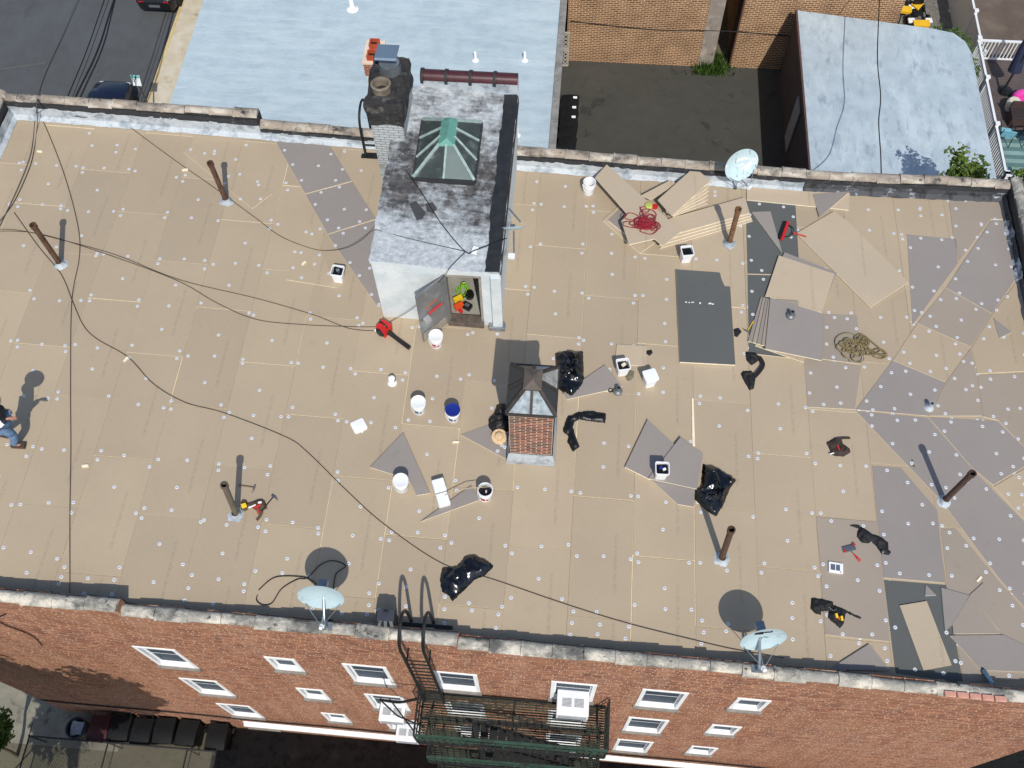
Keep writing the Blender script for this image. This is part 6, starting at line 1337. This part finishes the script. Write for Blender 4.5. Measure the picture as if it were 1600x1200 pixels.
# cords and ropes
def heap(name, px, label, cat, mat, r_, R1, loops, seed, h, elong=1., stretch=0, tail=None):
    rnd = random.Random(seed); pts = []; c = RF(*px, h)
    for i in range(loops):
        cx, cy = rnd.gauss(0, R1*.42)*elong, rnd.gauss(0, R1*.35); rr = R1*rnd.uniform(.25, .6); a0 = rnd.uniform(0, 6.28); el = rnd.uniform(.5, 1)
        for k_ in range(9):
            a = a0+k_*.75; pts.append((cx+rr*math.cos(a)*elong, cy+rr*math.sin(a)*el, .012+rnd.random()*.035+i*.0015))
    if tail: pts += tail
    t = thing(name, label, cat, c, 0, roof=True); MB().tube(smooth_path(pts, 3), r_, 5).build('coil', mat, t, smooth=True); return t
heap('extension_cord', (1007, 349), 'heap of red extension cord on the notched board', 'cord', S('red_cord', (140, 34, 46), .5, var=.1), .0095, .31, 26, 4, .39, 1.15)
rp_ = heap('rope_coil', (1334, 548), 'tangled heap of tan rope right of the collar stack', 'rope', S('tan_rope', (128, 114, 78), .9, var=.2, scale=30, bmp=.6), .013, .42, 13, 12, .02, .85, tail=[(.25, .1, .03), (.38, -.05, .02), (.5, -.02, .02), (.62, .08, .02), (.7, 0, .02), (.6, -.1, .02), (.5, -.03, .02)])
MB().tube(smooth_path([(-.1, -.3, .02), (-.38, .05, .02), (-.36, .3, .02), (-.1, .44, .02), (.2, .3, .02), (.4, -.05, .02)]), .013, 6).build('outer_loop', bpy.data.materials['tan_rope'], rp_)
tp = toolthing('tape_measure', (1017, 323), R(-5), 'yellow green tape reel above the red cord heap', 'reel', .39); MB().lathe([(.04, .0), (.09, .0), (.095, .04), (.08, .05), (.04, .05)], 20, (-.05, 0, 0)).build('reel', S('lime_tape', (186, 190, 92), .6, var=.2), tp, smooth=True); MB().lathe([(.02, 0), (.07, 0), (.07, .05), (.02, .05)], 16, (.09, .0, 0)).build('red_spool', M_RED, tp)
# backpack on the front parapet edge
bq = thing('backpack', 'black backpack standing against the front parapet', 'backpack', RF(606, 974), R(4), roof=True)
V, F = lumpy_box((0, 0, .24), (.36, .24, .46), .03, 7, 3); MB().add(V, F).build('body', M_BELT, bq, smooth=True, ang=45); V, F = lumpy_box((0, .02, .47), (.30, .2, .12), .02, 6, 5); MB().add(V, F).build('top_pocket', S('slate_nylon', (58, 60, 72), .7, var=.2), bq, smooth=True, ang=45)
for sx in (-1, 0, 1): strap('shoulder_strap', [(sx*.09, -.06, .5), (sx*.12, -.17, .36), (sx*.14, -.19, .14)], .06, S('grey_webbing', (96, 98, 102), .8) if 'grey_webbing' not in bpy.data.materials else bpy.data.materials['grey_webbing'], bq)
MB().tube(smooth_path([(-.04, .06, .52), (0, .08, .58), (.04, .06, .52)]), .01, 6).build('grab_loop', M_BELT, bq)
# gas torch cylinder leaning in the front right corner
tq = thing('torch_cylinder', 'slim blue steel cylinder lying at the front right parapet', 'cylinder', RF(1536, 1044), 0); a_ = RF(1536, 1046, .05)-tq.location; b_ = RF(1551, 1070, .16)-tq.location
MB().tube([a_, a_+(b_-a_)*.1, b_], [.02, .045, .045], 12).build('cylinder', S('blue_steel', (120, 150, 172), .25, .7), tq, smooth=True); MB().tube([a_-(b_-a_)*.12, a_], .016, 8).build('valve', M_BLACKP, tq)
# foam scraps and tools in the doorway
for px, r_, wh in (((134, 729), .2, 'near the straight cable at lower left'), ((197, 561), 1.2, 'touching the long winding cable'), ((712, 691), .1, 'between the blue lidded bucket and the brick shaft'), ((590, 953), .4, 'beside the backpack'), ((62, 237), 0, 'near the rear left corner of the roof'), ((290, 266), .3, 'beside the rear left vent pipe'), ((1530, 905), .8, 'on the brown grey boards at lower right'), ((475, 412), 1., 'left of the pail by the bulkhead')):
    t = thing('foam_scrap', 'small cream foam scrap '+wh, 'scrap', RF(*px), r_, 'foam scraps', roof=True); c_ = lumpy_box((0, 0, .015), (.13, .05, .025), .02, 3, px[0]); MB().add(*c_).build('crumb', M_FOAM, t)
ht = thing('green_hose', 'coil of lime green hose inside the open doorway', 'hose', (-2.33, 12.15, .07)); rr_ = random.Random(3); MB().tube(smooth_path([(.16*math.cos(i*.8)*(1-.02*i)+rr_.uniform(-.03, .03), .16*math.sin(i*.8)+rr_.uniform(-.03, .03), .01+i*.003) for i in range(36)], 3), .012, 5).build('coil', S('lime_hose', (126, 188, 40), .5), ht, smooth=True)
for nm, x, y, lab, cat, m1, m2 in (('cordless_drill', -2.42, 11.9, 'yellow and black cordless drill inside the doorway', 'drill', M_YELT, M_BLACKP), ('cordless_saw', -2.38, 11.72, 'orange and red cordless saw inside the doorway', 'saw', M_ORG, M_RED)):
    t = thing(nm, lab, cat, (x, y, .06), .6); V, F = lumpy_box((0, 0, .09), (.2, .1, .12), .015, 4, 3); MB().add(V, F).build('body', m1, t, smooth=True); MB().box((-.02, -.09, .05), (.07, .14, .07), Matrix.Rotation(.2, 3, 'Z')).build('grip', m2, t, bevel=.015); MB().box((.14, 0, .09), (.1, .05, .05)).build('chuck', M_BLACKP, t, bevel=.01)
t = thing('battery_charger', 'black battery charger on the landing inside the doorway', 'charger', (-2.2, 11.75, .06), -.5); MB().box((0, 0, .05), (.2, .16, .1)).build('case', M_BLACKP, t, bevel=.015); MB().box((0, 0, .11), (.1, .08, .02)).build('slot', M_GALV, t)
t = thing('black_reel', 'black cable reel farther inside the doorway', 'reel', (-2.18, 12.05, .06), .3); MB().lathe([(.1, 0), (.1, .02), (.05, .02), (.05, .1), (.1, .1), (.1, .12)], 18).build('spool', M_BLACKP, t); MB().tube(smooth_path([(.1*math.cos(i), .1*math.sin(i), .03+.004*i) for i in range(14)], 4), .008, 5).build('cable', M_CABLEK, t)
# ================================================================ CABLES LYING ON THE ROOF
def lay(px, label, r_=.007, mat=M_CABLE, h=.02, name='roof_cable', pre=(), post=()):
    return wire(name, list(pre)+[RF(u, v, h) for u, v in px]+list(post), r_, mat, label, 6)
zb = lambda u, v: AZ(u, v, 2.17)
lay([(-8, 358), (30, 360), (85, 372), (180, 398), (280, 437), (400, 466), (490, 492), (545, 513), (588, 517)], 'roof cable running from the left edge to the leaf blower')
lay([(-8, 361), (60, 365), (160, 395), (276, 438), (340, 474), (400, 499), (470, 507), (540, 510), (590, 510)], 'roof cable sagging below the first one towards the bulkhead door', post=[RF(615, 500, .15), RF(650, 478, .8), RF(680, 447, 1.6), AZ(697, 428, 2.2), zb(705, 416), zb(727, 394)])
lay([(22, 332), (60, 385), (95, 428), (113, 470), (130, 508), (152, 530), (200, 558), (240, 600), (290, 629), (350, 645), (445, 682), (480, 706), (540, 765), (600, 819), (690, 880), (770, 905), (890, 946), (985, 975), (1085, 1000), (1145, 1014), (1225, 1028)], 'long cable winding from the upper left to the front parapet')
lay([(57, 172), (72, 200), (100, 272), (121, 350), (124, 400), (112, 470), (110, 600), (110.5, 700), (109, 800), (109, 930)], 'cable running straight down the left side of the roof', pre=[AZ(58, 158, 1.05), RF(57.5, 165, .7)])
lay([(160, 158), (180, 180), (205, 200), (270, 248), (340, 297), (400, 341), (440, 370), (490, 389)], 'cable from the rear parapet to the bulkhead roof', pre=[AZ(150, 152, 1.05), AZ(156, 157, 1.0)], post=[RF(520, 391, .12), RF(545, 386, .55), RF(566, 374, 1.4), AZ(583, 360, 2.3), zb(600, 362), zb(640, 373), zb(727, 393)])
wire('roof_cable', [zb(625, 253), zb(658, 300), zb(690, 350), zb(727, 393), zb(742, 391), zb(775, 379), zb(792, 372)], .011, M_CABLEK, 'black cable crossing the bulkhead roof to the junction box', 6)
lay([(402, 930), (401, 938), (410, 945), (425, 942), (440, 920), (465, 905), (480, 903), (500, 883), (520, 876), (540, 884), (525, 897), (521, 922)], 'black cable loop on the roof behind the plain dish', .010, M_CABLEK)
lay([(404, 922), (430, 902), (470, 901), (482, 905), (495, 915), (492, 945)], 'second black cable loop by the plain dish', .010, M_CABLEK)
for i, (a, lab) in enumerate(((((121, 0), (100, 50), (78, 98), (65, 130), (58, 157), (55, 185), (48, 240), (25, 300), (-10, 372)), 'grey twisted service cable coming over the left parapet'), (((124, 0), (101, 52), (79, 99), (66, 131), (60, 158), (58, 200), (53, 235), (45, 265), (22, 315), (-4, 350)), 'second service cable beside the twisted one'))):
    zz_ = [-1.5, -.8, 0, .6, 1.0]; pts = [AZ(*q, z) for q, z in zip(a[:5], zz_)]+[RF(a[4][0]-.5, 166, .75), RF(a[4][0]-1, 175, .35)]+[RF(*q, .02) for q in a[5:]]
    wire('service_cable', pts, .012 if i == 0 else .008, S('weathered_cable', (84, 84, 82), .7) if i == 0 else M_CABLEK, lab, 6)
wire('service_cable', [AZ(-10, 110, -.2), AZ(40, 103, -.1), AZ(74, 98, 0)], .02, bpy.data.materials['weathered_cable'], 'grey branch cable meeting the twisted cable at left', 6)
# ================================================================ PERSON walking in at the left edge
SKIN = S('skin', (176, 128, 100), .6, var=.08); M_JKT = S('dark_navy_jacket', (22, 26, 40), .8, var=.25, scale=9, bmp=.4); M_JEAN = S('washed_denim', (98, 126, 158), .85, var=.3, scale=6, bmp=.5, var2=((44, 60, 92), 5, .55, .68)); M_BOOT = S('brown_boot', (74, 56, 46), .7, var=.25)
ps = thing('person', 'person in dark jacket and washed jeans stepping in at the left edge', 'person', RF(31, 690), R(3), roof=True)
def skin(nm, V, E, rad, mat, root=0, sub=2):
    me = bpy.data.meshes.new(nm); me.from_pydata(V, E, []); o = bpy.data.objects.new(nm, me); C.objects.link(o); o.parent = ps; me.materials.append(mat)
    m_ = o.modifiers.new('skin', 'SKIN'); sl_ = me.skin_vertices if me.skin_vertices else None
    if not me.skin_vertices:
        bm = bmesh.new(); bm.from_mesh(me); bm.verts.layers.skin.verify(); bm.to_mesh(me); bm.free()
    sk_ = me.skin_vertices[0].data
    for i, r_ in enumerate(rad): sk_[i].radius = r_ if isinstance(r_, tuple) else (r_, r_); sk_[i].use_root = (i == root)
    m_.use_smooth_shade = True; s_ = o.modifiers.new('sub', 'SUBSURF'); s_.levels = sub; s_.render_levels = sub; return o
J = dict(pel=(.02, 0, .95), sp=(.04, 0, 1.12), ch=(.07, 0, 1.34), nk=(.10, 0, 1.50), h1=(.13, 0, 1.58), h2=(.15, 0, 1.70), h3=(.14, 0, 1.76),
  hR=(.02, -.10, .90), kR=(.12, -.11, .50), aR=(-.04, -.11, .10), tR=(.12, -.11, .045), hL=(.01, .10, .90), kL=(-.06, .11, .50), aL=(-.36, .10, .14), tL=(-.21, .10, .05),
  sR=(.07, -.19, 1.41), eR=(.12, -.27, 1.2), wR=(.32, -.12, 1.3), pR=(.39, -.10, 1.31), sL=(.06, .19, 1.41), eL=(-.10, .26, 1.16), wL=(.0, .26, .94), pL=(.04, .26, .88))
order = list(J); V = [J[k_] for k_ in order]; ix = {k_: i for i, k_ in enumerate(order)}
E = [('pel', 'sp'), ('sp', 'ch'), ('ch', 'nk'), ('nk', 'h1'), ('h1', 'h2'), ('h2', 'h3'), ('pel', 'hR'), ('hR', 'kR'), ('kR', 'aR'), ('aR', 'tR'), ('pel', 'hL'), ('hL', 'kL'), ('kL', 'aL'), ('aL', 'tL'), ('ch', 'sR'), ('sR', 'eR'), ('eR', 'wR'), ('wR', 'pR'), ('ch', 'sL'), ('sL', 'eL'), ('eL', 'wL'), ('wL', 'pL')]
E = [(ix[a], ix[b]) for a, b in E]
rd = dict(pel=.13, sp=.12, ch=.14, nk=.055, h1=.075, h2=.10, h3=.07, hR=.085, kR=.058, aR=.04, tR=.035, hL=.085, kL=.058, aL=.04, tL=.035, sR=.06, eR=.042, wR=.028, pR=(.036, .018), sL=.06, eL=.042, wL=.028, pL=(.036, .018))
thin = {k_: .72 for k_ in ('pel', 'hR', 'kR', 'hL', 'kL', 'sp', 'ch', 'sR', 'eR', 'sL', 'eL')}
rad = [rd[k_] if isinstance(rd[k_], tuple) else rd[k_]*thin.get(k_, 1) for k_ in order]
for side, pk_, fwd in (('R', 'pR', Vector((1, .1, -.25))), ('L', 'pL', Vector((.4, 0, -1)))):
    b0 = Vector(J[pk_]); f_ = fwd.normalized(); y_ = Vector((0, 1, 0)); dn = Vector((0, 0, -1)) if side == 'R' else Vector((1, 0, 0))
    for q, (off, L_) in enumerate(((-.03, .065), (-.01, .078), (.011, .072), (.03, .058))):
        a = b0+y_*off+f_*.045; i0 = len(V); V += [tuple(a), tuple(a+f_*L_*.5), tuple(a+f_*L_*.75+dn*L_*.45)]; E += [(ix[pk_], i0), (i0, i0+1), (i0+1, i0+2)]; rad += [.010, .009, .008]
    a = b0+y_*(-.045 if side == 'R' else .045)+f_*.0; i0 = len(V); V += [tuple(a+f_*.02), tuple(a+f_*.05+dn*.015)]; E += [(ix[pk_], i0), (i0, i0+1)]; rad += [.011, .009]
skin('body', V, E, rad, SKIN, 0, 2)
def sub(keys, edges, scale, nm, mat, add=.018):
    i_ = {k_: n_ for n_, k_ in enumerate(keys)}; rr_ = [(rd[k_] if not isinstance(rd[k_], tuple) else rd[k_][0])*scale.get(k_, 1)+add for k_ in keys]; return skin(nm, [J[k_] for k_ in keys], [(i_[a], i_[b]) for a, b in edges], rr_, mat, 0, 2)
sub(['pel', 'sp', 'ch', 'nk', 'sR', 'eR', 'wR', 'sL', 'eL', 'wL'], [('pel', 'sp'), ('sp', 'ch'), ('ch', 'nk'), ('ch', 'sR'), ('sR', 'eR'), ('eR', 'wR'), ('ch', 'sL'), ('sL', 'eL'), ('eL', 'wL')], {}, 'jacket', M_JKT, .022)
sub(['pel', 'hR', 'kR', 'aR', 'hL', 'kL', 'aL'], [('pel', 'hR'), ('hR', 'kR'), ('kR', 'aR'), ('pel', 'hL'), ('hL', 'kL'), ('kL', 'aL')], {'pel': .9}, 'jeans', M_JEAN, .036)
MB().tube([tuple(lerp(J['eR'], J['wR'], .25)+Vector((0, 0, .004))), tuple(lerp(J['eR'], J['wR'], .62)+Vector((0, 0, .004)))], [.066, .056], 14).build('sleeve_stripe', M_WHITEP, ps, smooth=True)
for k_, s_ in (('R', 1), ('L', 1)):
    a, t_ = Vector(J['a'+k_]), Vector(J['t'+k_]); d_ = (t_-a); d_.z = 0; d_.normalize(); qz = math.atan2(d_.y, d_.x); V_, F_ = lumpy_box((0, 0, 0), (.27, .10, .09), .008, 4, 2)
    qm = Matrix.Rotation(qz, 3, 'Z') @ Matrix.Rotation(R(25) if k_ == 'L' else 0, 3, 'Y'); c_ = a+d_*.06; c_.z = .05 if k_ == 'R' else .09
    MB().add([qm @ Vector(v)+c_ for v in V_], F_).build('boot', M_BOOT, ps, smooth=True, ang=45)
hc = Vector(J['h2'])+Vector((0, 0, .045))
MB().lathe([(.0, .0), (.2, -.012), (.205, .0), (.11, .012)], 24, hc, Matrix.Rotation(R(4), 3, 'Y'), cap0=False, cap1=False).lathe([(.112, .0), (.105, .08), (.07, .11), (.0, .115)], 20, hc, cap0=False, cap1=False).build('hat', S('khaki_hat', (120, 110, 88), .85, var=.15), ps, smooth=True)
MB().lathe([(.02, -.02), (.012, .02)], 8, Vector(J['h1'])+Vector((.105, 0, .06)), Matrix.Rotation(R(70), 3, 'Y')).build('nose', SKIN, ps, smooth=True)
